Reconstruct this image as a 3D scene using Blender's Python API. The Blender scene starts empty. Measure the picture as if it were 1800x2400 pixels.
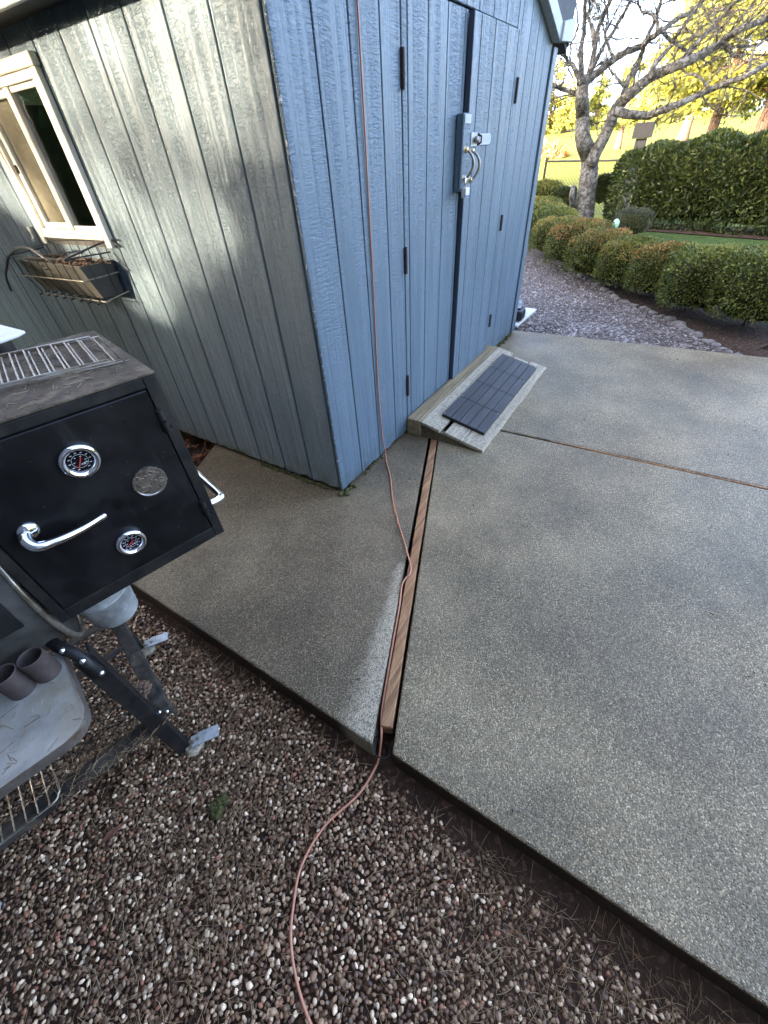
import bpy, bmesh, math, random
import numpy as np
from mathutils import Vector, Matrix
random.seed(11)
RNG = np.random.default_rng(5)
SC = bpy.context.scene
COL = SC.collection
R = math.radians

# ---------------------------------------------------------------- camera
cam_d = bpy.data.cameras.new('camera')
cam = bpy.data.objects.new('camera', cam_d)
COL.objects.link(cam)
SC.camera = cam
cam_d.sensor_fit = 'VERTICAL'
cam_d.sensor_height = 24.0
cam_d.lens = 943.77 / 2400 * 24.0
cam_d.clip_start = 0.02
cam_d.clip_end = 3000
_yaw, _pit, _rol = R(34.64638), R(41.94672), R(-4.20951)
_f = Vector((math.cos(_yaw) * math.cos(_pit), math.sin(_yaw) * math.cos(_pit), -math.sin(_pit)))
_r0 = Vector((math.sin(_yaw), -math.cos(_yaw), 0))
_u0 = _r0.cross(_f)
_r = math.cos(_rol) * _r0 + math.sin(_rol) * _u0
_u = -math.sin(_rol) * _r0 + math.cos(_rol) * _u0
M = Matrix((_r, _u, -_f)).transposed().to_4x4()
M.translation = Vector((-1.33216, -1.19031, 1.43158))
cam.matrix_world = M

# ---------------------------------------------------------------- sky and sun
SUN_AZ, SUN_EL = 154.0, 12.0          # degrees, counter-clockwise from +X
SKY_STRENGTH = 0.15
SUN_STRENGTH = 2.0
EXPOSURE = 4.7
w = bpy.data.worlds.new('World')
SC.world = w
w.use_nodes = True
wn = w.node_tree
bg = wn.nodes['Background']
sky = wn.nodes.new('ShaderNodeTexSky')
sky.sky_type = 'NISHITA'
sky.sun_disc = False
sky.sun_elevation = R(SUN_EL)
sky.sun_rotation = R(90 - SUN_AZ)
sky.air_density = 0.35
sky.dust_density = 4.0
sky.ozone_density = 0.0
wn.links.new(sky.outputs[0], bg.inputs[0])
bg.inputs[1].default_value = SKY_STRENGTH
sl = bpy.data.lights.new('sun', 'SUN')
sl.energy = SUN_STRENGTH
sl.angle = R(0.5)
sl.color = (1.0, 0.85, 0.62)
so = bpy.data.objects.new('sun', sl)
COL.objects.link(so)
_sd = Vector((math.cos(R(SUN_AZ)) * math.cos(R(SUN_EL)), math.sin(R(SUN_AZ)) * math.cos(R(SUN_EL)), math.sin(R(SUN_EL))))
so.rotation_euler = _sd.to_track_quat('Z', 'Y').to_euler()
so.location = (-6, 4, 12)
SC.view_settings.view_transform = 'Standard'
SC.view_settings.look = 'None'
SC.view_settings.gamma = 1
SC.view_settings.use_curve_mapping = False
SC.view_settings.exposure = EXPOSURE
SC.cycles.max_bounces = 6
SC.cycles.transparent_max_bounces = 12
SC.cycles.use_denoising = True

# traced outlines, metres
D = {"emblem":[[[0.005,0.031],[0.009,0.026],[0.015,0.02],[0.021,0.015],[0.027,0.012]],[[-0.023,0.027],[-0.019,0.022],[-0.014,0.017],[-0.009,0.014],[-0.007,0.013]],[[-0.007,0.017],[-0.001,0.017],[-0.001,0.015],[-0.006,0.007],[-0.012,-0.002],[-0.016,-0.004],[-0.018,-0.001],[-0.02,0.003],[-0.027,0.002]],[[-0.001,0.016],[0.005,0.018],[0.008,0.015],[0.009,0.01],[0.014,0.008]],[[-0.019,0.005],[-0.014,0.01],[-0.01,0.013]],[[0.002,0.005],[0.006,0.004],[0.005,0.0],[0.0,-0.002],[-0.004,-0.003],[-0.006,0.001]],[[-0.01,0.0],[-0.007,-0.004]],[[0.008,0.0],[0.014,-0.003],[0.017,-0.002],[0.022,0.0],[0.029,-0.004],[0.037,-0.011],[0.032,-0.012],[0.024,-0.011],[0.021,-0.011],[0.018,-0.009]],[[0.013,-0.004],[0.011,-0.009],[0.005,-0.016],[-0.002,-0.024],[-0.008,-0.029],[-0.012,-0.028],[-0.02,-0.024],[-0.027,-0.02]],[[-0.022,-0.003],[-0.013,-0.009],[-0.008,-0.008],[-0.004,-0.01],[-0.003,-0.015],[-0.005,-0.02],[-0.008,-0.023]],[[-0.026,-0.016],[-0.019,-0.018],[-0.013,-0.017],[-0.009,-0.014]],[[0.008,-0.02],[0.007,-0.029],[0.006,-0.035]]],"limbs":[[[[10.085,0.864,-0.1],[10.072,0.932,0.669],[10.214,1.043,1.069],[9.901,1.176,1.358],[10.118,1.311,1.699],[9.747,1.321,1.952],[9.977,1.389,2.17]],0.2,0.1],[[[9.966,0.952,0.978],[9.999,0.771,1.503],[10.165,0.753,1.754],[9.922,0.496,1.944],[10.194,0.282,2.126],[9.876,-0.107,2.206],[10.142,-0.423,2.321],[10.395,-0.634,2.448],[10.043,-0.851,2.541],[10.288,-1.167,2.617],[9.926,-1.397,2.632]],0.125,0.03],[[[10.218,0.677,1.84],[10.22,0.667,2.082],[10.395,0.582,2.401],[10.121,0.521,2.559],[10.368,0.491,2.794],[10.015,0.413,2.991],[10.255,0.432,3.241]],0.06,0.02],[[[9.713,0.666,1.707],[9.752,0.419,1.646],[9.952,0.123,1.621],[9.704,-0.21,1.707],[9.977,-0.7,1.874],[9.628,-1.171,1.989],[9.866,-1.393,2.089],[10.097,-1.687,2.168]],0.075,0.03],[[[10.181,1.396,2.152],[10.201,1.305,2.222],[10.411,1.077,2.406],[10.173,0.824,2.473],[10.452,0.603,2.565],[10.124,0.355,2.64],[10.392,0.149,2.795],[10.656,-0.074,2.918],[10.306,-0.198,2.998]],0.075,0.03],[[[10.27,1.456,2.133],[10.239,1.59,2.497],[10.391,1.642,2.834],[10.101,1.649,3.171],[10.332,1.712,3.441]],0.06,0.025],[[[9.787,1.323,2.129],[9.801,1.263,2.356],[9.957,1.296,2.825],[9.703,1.149,3.056],[9.948,1.148,3.349]],0.06,0.025],[[[10.379,1.425,2.192],[10.407,1.297,2.535],[10.603,1.138,2.868],[10.352,0.96,3.079],[10.606,0.904,3.313]],0.05,0.02],[[[9.677,1.358,2.128],[9.637,1.525,2.326],[9.759,1.693,2.445],[9.459,1.734,2.55],[9.653,1.931,2.617]],0.045,0.015],[[[9.881,1.362,1.971],[9.854,1.476,2.024],[9.951,1.751,2.102],[9.643,1.82,2.13],[9.788,2.18,2.224],[9.366,2.321,2.283]],0.045,0.02],[[[9.875,0.258,2.098],[9.879,0.225,2.285],[10.056,0.095,2.462],[9.788,-0.04,2.643],[10.042,-0.166,2.872],[9.687,-0.245,2.984]],0.05,0.02],[[[9.824,0.609,2.013],[9.792,0.793,2.154],[9.92,0.985,2.304],[9.625,1.033,2.476]],0.03,0.01],[[[10.472,0.32,2.667],[10.503,0.049,2.506],[10.691,-0.246,2.363],[10.433,-0.6,2.209]],0.03,0.012],[[[10.314,-0.065,2.237],[10.334,-0.302,2.501],[10.507,-0.496,2.747],[10.238,-0.71,2.905]],0.05,0.018],[[[9.61,1.2,2.267],[9.598,1.253,2.596],[9.718,1.446,2.915],[9.436,1.419,3.149]],0.04,0.015],[[[10.065,0.347,2.634],[10.05,0.449,2.821],[10.168,0.734,2.963],[9.876,0.779,3.113]],0.035,0.012],[[[10.255,-0.641,2.436],[10.262,-0.835,2.364],[10.427,-1.068,2.36],[10.148,-1.274,2.373]],0.03,0.012],[[[9.857,-0.705,1.869],[9.847,-0.505,2.04],[9.985,-0.209,2.149],[9.68,0.037,2.37]],0.025,0.01],[[[10.541,-0.397,2.351],[10.555,-0.637,2.409],[10.725,-0.928,2.292],[10.447,-1.344,2.252]],0.025,0.01],[[[9.868,-1.171,2.001],[9.868,-1.128,2.256],[10.028,-1.262,2.386]],0.03,0.012],[[[9.81,1.657,2.428],[9.803,1.683,2.661],[9.973,1.665,2.873],[9.678,1.687,3.081]],0.02,0.01],[[[10.072,0.93,2.344],[10.027,1.159,2.669],[10.177,1.228,2.935],[9.864,1.348,3.192]],0.03,0.012]],"edge":[[3.109,-1.881],[3.263,-1.745],[3.449,-1.578],[3.708,-1.426],[3.928,-1.26],[4.189,-0.991],[4.432,-0.739],[4.945,-0.411],[5.592,-0.007],[6.354,0.42],[7.067,0.815],[7.613,1.104],[8.011,1.357],[8.311,1.558]]}

# ---------------------------------------------------------------- object helpers
def tag(o, label=None, cat=None, group=None, kind=None):
    if label: o['label'] = label
    if cat: o['category'] = cat
    if group: o['group'] = group
    if kind: o['kind'] = kind
    return o

def empty(name, loc, label=None, cat=None, group=None):
    o = bpy.data.objects.new(name, None)
    o.empty_display_size = 0.1
    o.location = loc
    COL.objects.link(o)
    return tag(o, label, cat, group)

def woff(o):
    v = Vector((0, 0, 0))
    while o is not None:
        v += o.location
        o = o.parent
    return v

class MB:
    """collects shapes in world coordinates and links them as one mesh object"""
    def __init__(s):
        s.v = []; s.f = []
    def add(s, vs, fs):
        o = len(s.v)
        s.v += [tuple(v) for v in vs]
        s.f += [tuple(i + o for i in f) for f in fs]
        return s
    def box(s, lo, hi):
        x0, y0, z0 = lo; x1, y1, z1 = hi
        return s.add([(x0,y0,z0),(x1,y0,z0),(x1,y1,z0),(x0,y1,z0),(x0,y0,z1),(x1,y0,z1),(x1,y1,z1),(x0,y1,z1)],
                     [(0,3,2,1),(4,5,6,7),(0,1,5,4),(1,2,6,5),(2,3,7,6),(3,0,4,7)])
    def obox(s, c, ax, ay, az, hx, hy, hz):
        c = Vector(c); ax = Vector(ax) * hx; ay = Vector(ay) * hy; az = Vector(az) * hz
        vs = [c + a * ax + b * ay + d * az for d in (-1, 1) for (a, b) in ((-1,-1),(1,-1),(1,1),(-1,1))]
        return s.add(vs, [(0,3,2,1),(4,5,6,7),(0,1,5,4),(1,2,6,5),(2,3,7,6),(3,0,4,7)])
    def bar(s, p, q, wa, wb, up=(0, 0, 1)):
        """square bar from p to q, wa wide across, wb deep along up"""
        p = Vector(p); q = Vector(q); d = (q - p); L = d.length; d.normalize()
        a = d.cross(Vector(up))
        if a.length < 1e-4: a = d.cross(Vector((1, 0, 0)))
        a.normalize(); b = a.cross(d).normalized()
        return s.obox((p + q) / 2, d, a, b, L / 2, wa / 2, wb / 2)
    def prism(s, poly, fn, d0, d1):
        n = len(poly)
        vs = [fn(p, d0) for p in poly] + [fn(p, d1) for p in poly]
        fs = [tuple(range(n))[::-1], tuple(range(n, 2 * n))]
        fs += [(i, (i + 1) % n, n + (i + 1) % n, n + i) for i in range(n)]
        return s.add(vs, fs)
    def tube(s, pts, r, n=8, closed=False):
        pts = [Vector(p) for p in pts]; m = len(pts)
        rs = r if isinstance(r, (list, tuple)) else [r] * m
        prev = None; rings = []
        for i, p in enumerate(pts):
            if closed: t = pts[(i + 1) % m] - pts[i - 1]
            else: t = pts[min(i + 1, m - 1)] - pts[max(i - 1, 0)]
            if t.length < 1e-9: t = Vector((0, 0, 1))
            t.normalize()
            if prev is None:
                a = t.cross(Vector((0, 0, 1)))
                if a.length < 0.1: a = t.cross(Vector((1, 0, 0)))
            else:
                a = prev - t * prev.dot(t)
                if a.length < 1e-5: a = t.orthogonal()
            a.normalize(); prev = a; b = t.cross(a)
            rings.append([p + rs[i] * (math.cos(2*math.pi*k/n) * a + math.sin(2*math.pi*k/n) * b) for k in range(n)])
        vs = [v for ring in rings for v in ring]; fs = []
        for i in range(m if closed else m - 1):
            i2 = (i + 1) % m
            for k in range(n):
                fs.append((i*n+k, i*n+(k+1)%n, i2*n+(k+1)%n, i2*n+k))
        if not closed:
            fs.append(tuple(range(n))[::-1]); fs.append(tuple((m-1)*n+k for k in range(n)))
        return s.add(vs, fs)
    def lathe(s, prof, o, ax, n=28, capa=False, capb=False):
        o = Vector(o); ax = Vector(ax).normalized(); a = ax.orthogonal().normalized(); b = ax.cross(a)
        vs = []; fs = []; m = len(prof)
        for (r, h) in prof:
            for k in range(n):
                t = 2 * math.pi * k / n
                vs.append(o + ax * h + r * (math.cos(t) * a + math.sin(t) * b))
        for i in range(m - 1):
            for k in range(n):
                fs.append((i*n+k, i*n+(k+1)%n, (i+1)*n+(k+1)%n, (i+1)*n+k))
        if capa: fs.append(tuple(range(n))[::-1])
        if capb: fs.append(tuple((m-1)*n+k for k in range(n)))
        return s.add(vs, fs)
    def ball(s, c, rx, ry=None, rz=None, nu=10, nv=7, wob=0.0):
        ry = ry or rx; rz = rz or rx; c = Vector(c); vs = [c + Vector((0, 0, -rz))]; fs = []
        for i in range(1, nv):
            ph = -math.pi/2 + math.pi*i/nv
            for k in range(nu):
                t = 2*math.pi*k/nu; q = 1 + wob*(random.random()-.5)
                vs.append(c + Vector((rx*math.cos(ph)*math.cos(t)*q, ry*math.cos(ph)*math.sin(t)*q, rz*math.sin(ph)*q)))
        vs.append(c + Vector((0, 0, rz))); L = len(vs) - 1
        for k in range(nu):
            fs.append((0, 1+(k+1)%nu, 1+k)); fs.append((L, L-nu+k, L-nu+(k+1)%nu))
        for i in range(nv - 2):
            for k in range(nu):
                a = 1 + i*nu
                fs.append((a+k, a+(k+1)%nu, a+nu+(k+1)%nu, a+nu+k))
        return s.add(vs, fs)
    def build(s, name, m, parent=None, smooth=False, bevel=0.0, seg=1, loc=None, autosm=False):
        off = woff(parent) if parent else (Vector(loc) if loc else Vector((0, 0, 0)))
        me = bpy.data.meshes.new(name)
        me.from_pydata([tuple(Vector(v) - off) for v in s.v], [], s.f)
        bm = bmesh.new(); bm.from_mesh(me)
        bmesh.ops.recalc_face_normals(bm, faces=bm.faces)
        bm.to_mesh(me); bm.free()
        me.materials.append(m)
        o = bpy.data.objects.new(name, me)
        COL.objects.link(o)
        if parent: o.parent = parent
        elif loc: o.location = loc
        if smooth:
            me.polygons.foreach_set('use_smooth', [True] * len(me.polygons))
            if autosm:
                try: me.set_sharp_from_angle(angle=R(40))
                except Exception: pass
        if bevel:
            b = o.modifiers.new('bevel', 'BEVEL'); b.width = bevel; b.segments = seg; b.limit_method = 'ANGLE'; b.angle_limit = R(35)
        return o

def np_mesh(name, verts, faces_flat, sizes, m, parent=None, tint=None, smooth=False, loc=None):
    """fast mesh from numpy arrays; tint is an RGB value per vertex"""
    off = np.array(woff(parent) if parent else (loc or (0, 0, 0)))
    me = bpy.data.meshes.new(name)
    n = len(verts); me.vertices.add(n)
    me.vertices.foreach_set('co', (verts - off).astype(np.float32).ravel())
    me.loops.add(len(faces_flat)); me.loops.foreach_set('vertex_index', faces_flat.astype(np.int32))
    st = np.concatenate([[0], np.cumsum(sizes)[:-1]]).astype(np.int32)
    me.polygons.add(len(sizes)); me.polygons.foreach_set('loop_start', st)
    me.polygons.foreach_set('loop_total', np.asarray(sizes, dtype=np.int32))
    if smooth: me.polygons.foreach_set('use_smooth', np.ones(len(sizes), dtype=bool))
    if tint is not None:
        at = me.attributes.new('tint', 'FLOAT_COLOR', 'POINT')
        at.data.foreach_set('color', np.concatenate([tint, np.ones((n, 1))], 1).astype(np.float32).ravel())
    me.update(calc_edges=True); me.validate()
    me.materials.append(m)
    o = bpy.data.objects.new(name, me); COL.objects.link(o)
    if parent: o.parent = parent
    elif loc: o.location = loc
    return o

def copy_tree(o, parent=None):
    c = o.copy(); COL.objects.link(c)
    if parent: c.parent = parent
    for ch in list(o.children): copy_tree(ch, c)
    return c

# ---------------------------------------------------------------- material helpers
class NT:
    def __init__(s, name):
        s.m = bpy.data.materials.new(name); s.m.use_nodes = True
        s.t = s.m.node_tree; s.t.nodes.clear()
        s.out = s.t.nodes.new('ShaderNodeOutputMaterial')
        s.b = s.t.nodes.new('ShaderNodeBsdfPrincipled')
        s.t.links.new(s.b.outputs[0], s.out.inputs[0])
        s.g = s.t.nodes.new('ShaderNodeNewGeometry')
        s.pos = s.g.outputs['Position']
    def n(s, ty, **k):
        x = s.t.nodes.new(ty)
        for a, b in k.items(): setattr(x, a, b)
        return x
    def put(s, sock, v):
        if isinstance(v, bpy.types.NodeSocket): s.t.links.new(v, sock)
        elif isinstance(v, (tuple, list)) and len(v) == 3 and sock.type == 'RGBA': sock.default_value = (*v, 1)
        else: sock.default_value = v
    def math(s, op, a, b=None, c=None, clamp=False):
        x = s.n('ShaderNodeMath', operation=op, use_clamp=clamp)
        for i, v in enumerate((a, b, c)):
            if v is not None: s.put(x.inputs[i], v)
        return x.outputs[0]
    def vscale(s, vec, sc):
        x = s.n('ShaderNodeMapping'); s.put(x.inputs['Vector'], vec); x.inputs['Scale'].default_value = sc
        return x.outputs[0]
    def noise(s, vec, scale=5.0, detail=4.0, rough=.55, dist=0.0, col=False):
        x = s.n('ShaderNodeTexNoise'); s.put(x.inputs['Vector'], vec)
        x.inputs['Scale'].default_value = scale; x.inputs['Detail'].default_value = detail
        x.inputs['Roughness'].default_value = rough; x.inputs['Distortion'].default_value = dist
        return x.outputs['Color' if col else 'Fac']
    def voro(s, vec, scale, feat='F1', out='Distance', rand=1.0):
        x = s.n('ShaderNodeTexVoronoi', feature=feat); s.put(x.inputs['Vector'], vec)
        x.inputs['Scale'].default_value = scale; x.inputs['Randomness'].default_value = rand
        return x.outputs[out]
    def ramp(s, fac, stops, interp='LINEAR'):
        x = s.n('ShaderNodeValToRGB'); s.put(x.inputs[0], fac); e = x.color_ramp.elements
        x.color_ramp.interpolation = interp
        while len(e) < len(stops): e.new(0.5)
        for i, (p, c) in enumerate(stops):
            e[i].position = p
            e[i].color = (*c, 1) if isinstance(c, (tuple, list)) else (c, c, c, 1)
        return x.outputs[0]
    def mix(s, fac, a, b, mode='MIX'):
        x = s.n('ShaderNodeMix', data_type='RGBA', blend_type=mode)
        s.put(x.inputs[0], fac); s.put(x.inputs[6], a); s.put(x.inputs[7], b)
        return x.outputs[2]
    def sep(s, vec):
        x = s.n('ShaderNodeSeparateXYZ'); s.put(x.inputs[0], vec); return x.outputs
    def comb(s, x_, y_, z_):
        x = s.n('ShaderNodeCombineXYZ')
        for i, v in enumerate((x_, y_, z_)): s.put(x.inputs[i], v)
        return x.outputs[0]
    def attr(s, name):
        x = s.n('ShaderNodeAttribute', attribute_name=name); return x.outputs['Color']
    def rnd(s):
        return s.n('ShaderNodeObjectInfo').outputs['Random']
    def bump(s, h, strength=.5, dist=.01, prev=None):
        x = s.n('ShaderNodeBump'); s.put(x.inputs['Height'], h)
        x.inputs['Strength'].default_value = strength; x.inputs['Distance'].default_value = dist
        if prev is not None: s.put(x.inputs['Normal'], prev)
        return x.outputs[0]
    def fin(s, base=None, rough=None, metal=None, spec=None, norm=None, coat=None, sheen=None):
        for k, v in (('Base Color', base), ('Roughness', rough), ('Metallic', metal), ('Specular IOR Level', spec), ('Normal', norm), ('Coat Weight', coat)):
            if v is not None: s.put(s.b.inputs[k], v)
        return s.m

def plain(name, col, rough=.5, metal=0.0, var=.15, scale=30.0, bump=0.0, bscale=200.0, spec=.5, dirt=None, dscale=6.0):
    t = NT(name)
    n1 = t.noise(t.pos, scale, 5)
    c = t.mix(t.ramp(n1, [(.3, 0.0), (.7, 1.0)]), tuple(x * (1 - var) for x in col), tuple(min(1, x * (1 + var)) for x in col))
    if dirt:
        d = t.ramp(t.noise(t.pos, dscale, 6, .65), [(.45, 0.0), (.7, 1.0)])
        c = t.mix(d, c, dirt)
    nm = t.bump(t.noise(t.pos, bscale, 3), bump, .003) if bump else None
    r = t.ramp(t.noise(t.pos, scale * 1.7, 4), [(.3, max(0, rough - .08)), (.7, min(1, rough + .08))])
    return t.fin(c, r, metal, spec, nm)

# ---------------------------------------------------------------- materials
def mk_paint(name, ca, cb, moss=True):
    t = NT(name)
    x, y, z = t.sep(t.pos)
    u = t.math('ADD', x, t.math('MULTIPLY', y, 1.37))
    crink = t.noise(t.comb(t.math('MULTIPLY', u, 24.0), 0.0, t.math('MULTIPLY', z, 105.0)), 1.0, 3, .6, 1.0)
    band = t.ramp(t.noise(t.comb(t.math('MULTIPLY', u, 19.0), 3.0, t.math('MULTIPLY', z, .8)), 1.0, 2), [(.40, 0.04), (.60, 1.0)])
    grain = t.noise(t.comb(t.math('MULTIPLY', u, 170.0), 1.0, t.math('MULTIPLY', z, 5.0)), 1.0, 3)
    streak = t.noise(t.comb(t.math('MULTIPLY', u, 55.0), 8.0, t.math('MULTIPLY', z, 2.0)), 1.0, 3)
    fine = t.noise(t.pos, 420.0, 2)
    h = t.math('ADD', t.math('MULTIPLY', t.math('MULTIPLY', crink, band), 1.5), t.math('MULTIPLY', grain, .4))
    h = t.math('ADD', h, t.math('MULTIPLY', streak, .6))
    h = t.math('ADD', h, t.math('MULTIPLY', fine, .12))
    nm = t.bump(h, .75, .006)
    lf = t.noise(t.comb(t.math('MULTIPLY', u, 6.0), 2.0, t.math('MULTIPLY', z, 1.1)), 1.0, 4)
    c = t.mix(t.ramp(lf, [(.3, 0.0), (.7, 1.0)]), ca, cb)
    # worn pale specks and a few dark scuffs
    sp = t.ramp(t.noise(t.pos, 150.0, 2), [(.735, 0.0), (.76, 1.0)])
    c = t.mix(t.math('MULTIPLY', sp, .55), c, (.55, .58, .6))
    ed = t.math('MULTIPLY', t.ramp(t.math('ABSOLUTE', x), [(.0, 1.0), (.006, 0.0)]), t.ramp(t.math('ABSOLUTE', y), [(.004, 1.0), (.01, 0.0)]))
    c = t.mix(t.math('MULTIPLY', ed, t.ramp(t.noise(t.pos, 38.0, 4, .7), [(.56, 0.0), (.6, .9)])), c, (.6, .62, .62))
    low = t.ramp(z, [(0.05, 1.0), (.42, 0.0)])
    sc = t.ramp(t.noise(t.pos, 34.0, 4, .6), [(.58, 0.0), (.68, 1.0)])
    c = t.mix(t.math('MULTIPLY', t.math('MULTIPLY', sc, low), .55), c, (.035, .045, .06))
    if moss:
        ml = t.ramp(z, [(0.0, 1.0), (.17, 0.0)])
        mn = t.ramp(t.noise(t.pos, 13.0, 5, .6), [(.38, 0.0), (.62, 1.0)])
        c = t.mix(t.math('MULTIPLY', t.math('MULTIPLY', ml, mn), .8), c, (.04, .055, .04))
    r = t.ramp(t.noise(t.pos, 60.0, 3), [(.3, .30), (.7, .50)])
    return t.fin(c, r, 0, .5, nm)
M_PAINT = mk_paint('blue_grey_paint', (.077, .114, .142), (.105, .147, .178))
M_PAINTD = plain('dark_paint', (.035, .05, .072), .6)
M_TRIMG = plain('pale_grey_trim', (.34, .36, .36), .5, bump=.2)
M_DKTRIM = plain('dark_roof_edge', (.02, .022, .025), .7)
M_SHINGLE = plain('shingle', (.05, .05, .052), .9, bump=.6)
M_CREAM = plain('cream_vinyl', (.66, .64, .56), .45, var=.05, bump=.1, bscale=300, dirt=(.55, .48, .36), dscale=9)
M_SCREEN = plain('tan_screen', (.17, .135, .10), .8)
M_INT = plain('dark_interior', (.02, .022, .02), .9)

def mk_glass():
    t = NT('window_glass')
    tr = t.n('ShaderNodeBsdfTransparent'); gl = t.n('ShaderNodeBsdfGlossy'); gl.inputs['Roughness'].default_value = .03
    tr.inputs[0].default_value = (.95, .97, .95, 1)
    fr = t.n('ShaderNodeFresnel'); t.put(fr.inputs[0], t.math('SUBTRACT', 1.5, t.math('MULTIPLY', t.g.outputs['Backfacing'], .8333)))
    mx = t.n('ShaderNodeMixShader')
    t.put(mx.inputs[0], t.math('ADD', fr.outputs[0], .03)); t.put(mx.inputs[1], tr.outputs[0]); t.put(mx.inputs[2], gl.outputs[0])
    t.t.links.new(mx.outputs[0], t.out.inputs[0])
    return t.m
M_GLASS = mk_glass()

def mk_concrete(nm_, slab_tint):
    t = NT(nm_)
    x, y, z = t.sep(t.pos)
    v1 = t.voro(t.pos, 250.0, out='Color'); v2 = t.voro(t.pos, 130.0, out='Color')
    d1 = t.voro(t.pos, 250.0)
    d2 = t.voro(t.pos, 130.0)
    g1 = t.sep(v1)[0]; g2 = t.sep(v2)[1]
    c1 = t.ramp(g1, [(0.0, (.026, .02, .014)), (.35, (.085, .07, .05)), (.65, (.165, .138, .10)), (.88, (.27, .235, .18)), (.98, (.36, .325, .26))])
    c2 = t.ramp(g2, [(0.0, (.06, .048, .034)), (.6, (.135, .112, .08)), (.96, (.22, .19, .145)), (1.0, (.34, .305, .245))])
    pick = t.ramp(d2, [(.32, 1.0), (.42, 0.0)])
    c = t.mix(t.math('MULTIPLY', pick, .75), c1, c2)
    cement = t.ramp(d1, [(.42, 0.0), (.7, .8)])
    c = t.mix(cement, c, (.10, .083, .06))
    # broad staining, damp and drier areas
    big = t.noise(t.pos, 1.1, 5, .6)
    mid = t.noise(t.pos, 5.0, 5, .6)
    k = t.math('ADD', t.math('MULTIPLY', big, .7), t.math('MULTIPLY', mid, .4))
    c = t.mix(t.ramp(k, [(.38, .55), (.75, 0.0)]), c, t.mix(.5, c, (.05, .042, .03)))
    c = t.mix(t.ramp(t.noise(t.pos, .8, 3), [(.45, 0.0), (.7, .3)]), c, (.2, .18, .15))
    # pale patch beside the timber strip, widening outward
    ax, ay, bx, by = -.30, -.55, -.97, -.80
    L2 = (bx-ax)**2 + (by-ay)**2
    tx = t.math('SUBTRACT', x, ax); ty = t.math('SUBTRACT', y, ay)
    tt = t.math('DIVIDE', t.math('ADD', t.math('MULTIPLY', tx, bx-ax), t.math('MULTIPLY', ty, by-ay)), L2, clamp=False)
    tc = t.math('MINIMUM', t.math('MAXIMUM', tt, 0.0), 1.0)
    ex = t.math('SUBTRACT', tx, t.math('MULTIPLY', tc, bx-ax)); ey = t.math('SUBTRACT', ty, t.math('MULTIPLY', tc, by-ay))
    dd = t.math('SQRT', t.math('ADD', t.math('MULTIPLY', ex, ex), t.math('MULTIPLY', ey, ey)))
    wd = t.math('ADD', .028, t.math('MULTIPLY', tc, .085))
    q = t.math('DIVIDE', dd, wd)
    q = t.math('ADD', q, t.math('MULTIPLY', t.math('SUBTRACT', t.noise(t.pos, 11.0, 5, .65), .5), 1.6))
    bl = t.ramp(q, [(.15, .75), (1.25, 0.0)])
    c = t.mix(t.ramp(z, [(-.02, 1.0), (-.008, 0.0)]), c, (.018, .013, .009)) if False else c
    # dark grime
    sm = t.ramp(t.noise(t.pos, 2.3, 4), [(.5, 0.0), (.72, .4)])
    c = t.mix(sm, c, (.055, .05, .042))
    h = t.math('ADD', t.math('MULTIPLY', d1, -1.0), t.math('MULTIPLY', d2, -.7))
    nm = t.bump(h, .75, .005)
    wet = t.ramp(t.noise(t.pos, .9, 4), [(.35, .42), (.65, .62)])
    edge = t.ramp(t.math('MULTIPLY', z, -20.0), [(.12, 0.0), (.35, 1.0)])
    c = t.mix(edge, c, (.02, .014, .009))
    tone = t.ramp(t.noise(t.pos, 1.7, 5, .62), [(.34, .72), (.52, 1.0), (.68, 1.32)])
    c = t.mix(1.0, c, tone, 'MULTIPLY')
    c = t.mix(1.0, c, slab_tint, 'MULTIPLY')
    ln = t.math('ABSOLUTE', t.math('ADD', t.math('ADD', x, .915), t.math('MULTIPLY', t.noise(t.pos, 7.0, 3), .012)))
    ln = t.math('MULTIPLY', t.ramp(t.math('MULTIPLY', ln, 100.0), [(.12, 1.0), (.3, 0.0)]), t.ramp(t.math('MULTIPLY', y, -1.0), [(.97, 0.0), (1.0, .16)]))
    c = t.mix(ln, c, (.4, .37, .3))
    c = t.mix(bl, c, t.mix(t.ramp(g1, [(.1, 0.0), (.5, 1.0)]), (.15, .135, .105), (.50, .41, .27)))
    return t.fin(c, wet, 0, .32, nm)
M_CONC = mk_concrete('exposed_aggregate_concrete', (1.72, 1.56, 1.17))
M_CONCD = mk_concrete('damp_aggregate_concrete', (1.16, 1.03, .78))  # same aggregate in a darker, browner tint for the slab beside the window wall

def mk_wood(name, ca, cb, cc, along=0, bump=.5, rough=.7, blot=0.0, blotc=(.1, .1, .08)):
    t = NT(name)
    s = [90.0, 90.0, 90.0]; s[along] = 4.0
    g = t.noise(t.vscale(t.pos, s), 1.0, 5, .6, .4)
    g2 = t.noise(t.vscale(t.pos, [q * .22 for q in s]), 1.0, 4, .6)
    c = t.ramp(g, [(.28, ca), (.5, cb), (.72, cc)])
    c = t.mix(t.ramp(g2, [(.4, 0.0), (.7, .6)]), c, ca)
    if blot:
        bl = t.ramp(t.noise(t.pos, 60.0, 4, .65), [(.5, 0.0), (.62, 1.0)])
        c = t.mix(t.math('MULTIPLY', bl, blot), c, blotc)
    return t.fin(c, rough, 0, .4, t.bump(g, bump, .004))
M_STRIP = mk_wood('brown_strip_wood', (.12, .053, .022), (.30, .152, .064), (.42, .255, .115), 0, .9)
M_RAMP = mk_wood('lichen_ramp_wood', (.22, .18, .12), (.40, .34, .235), (.54, .47, .35), 0, .5, .9, .6, (.10, .085, .06))
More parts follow.
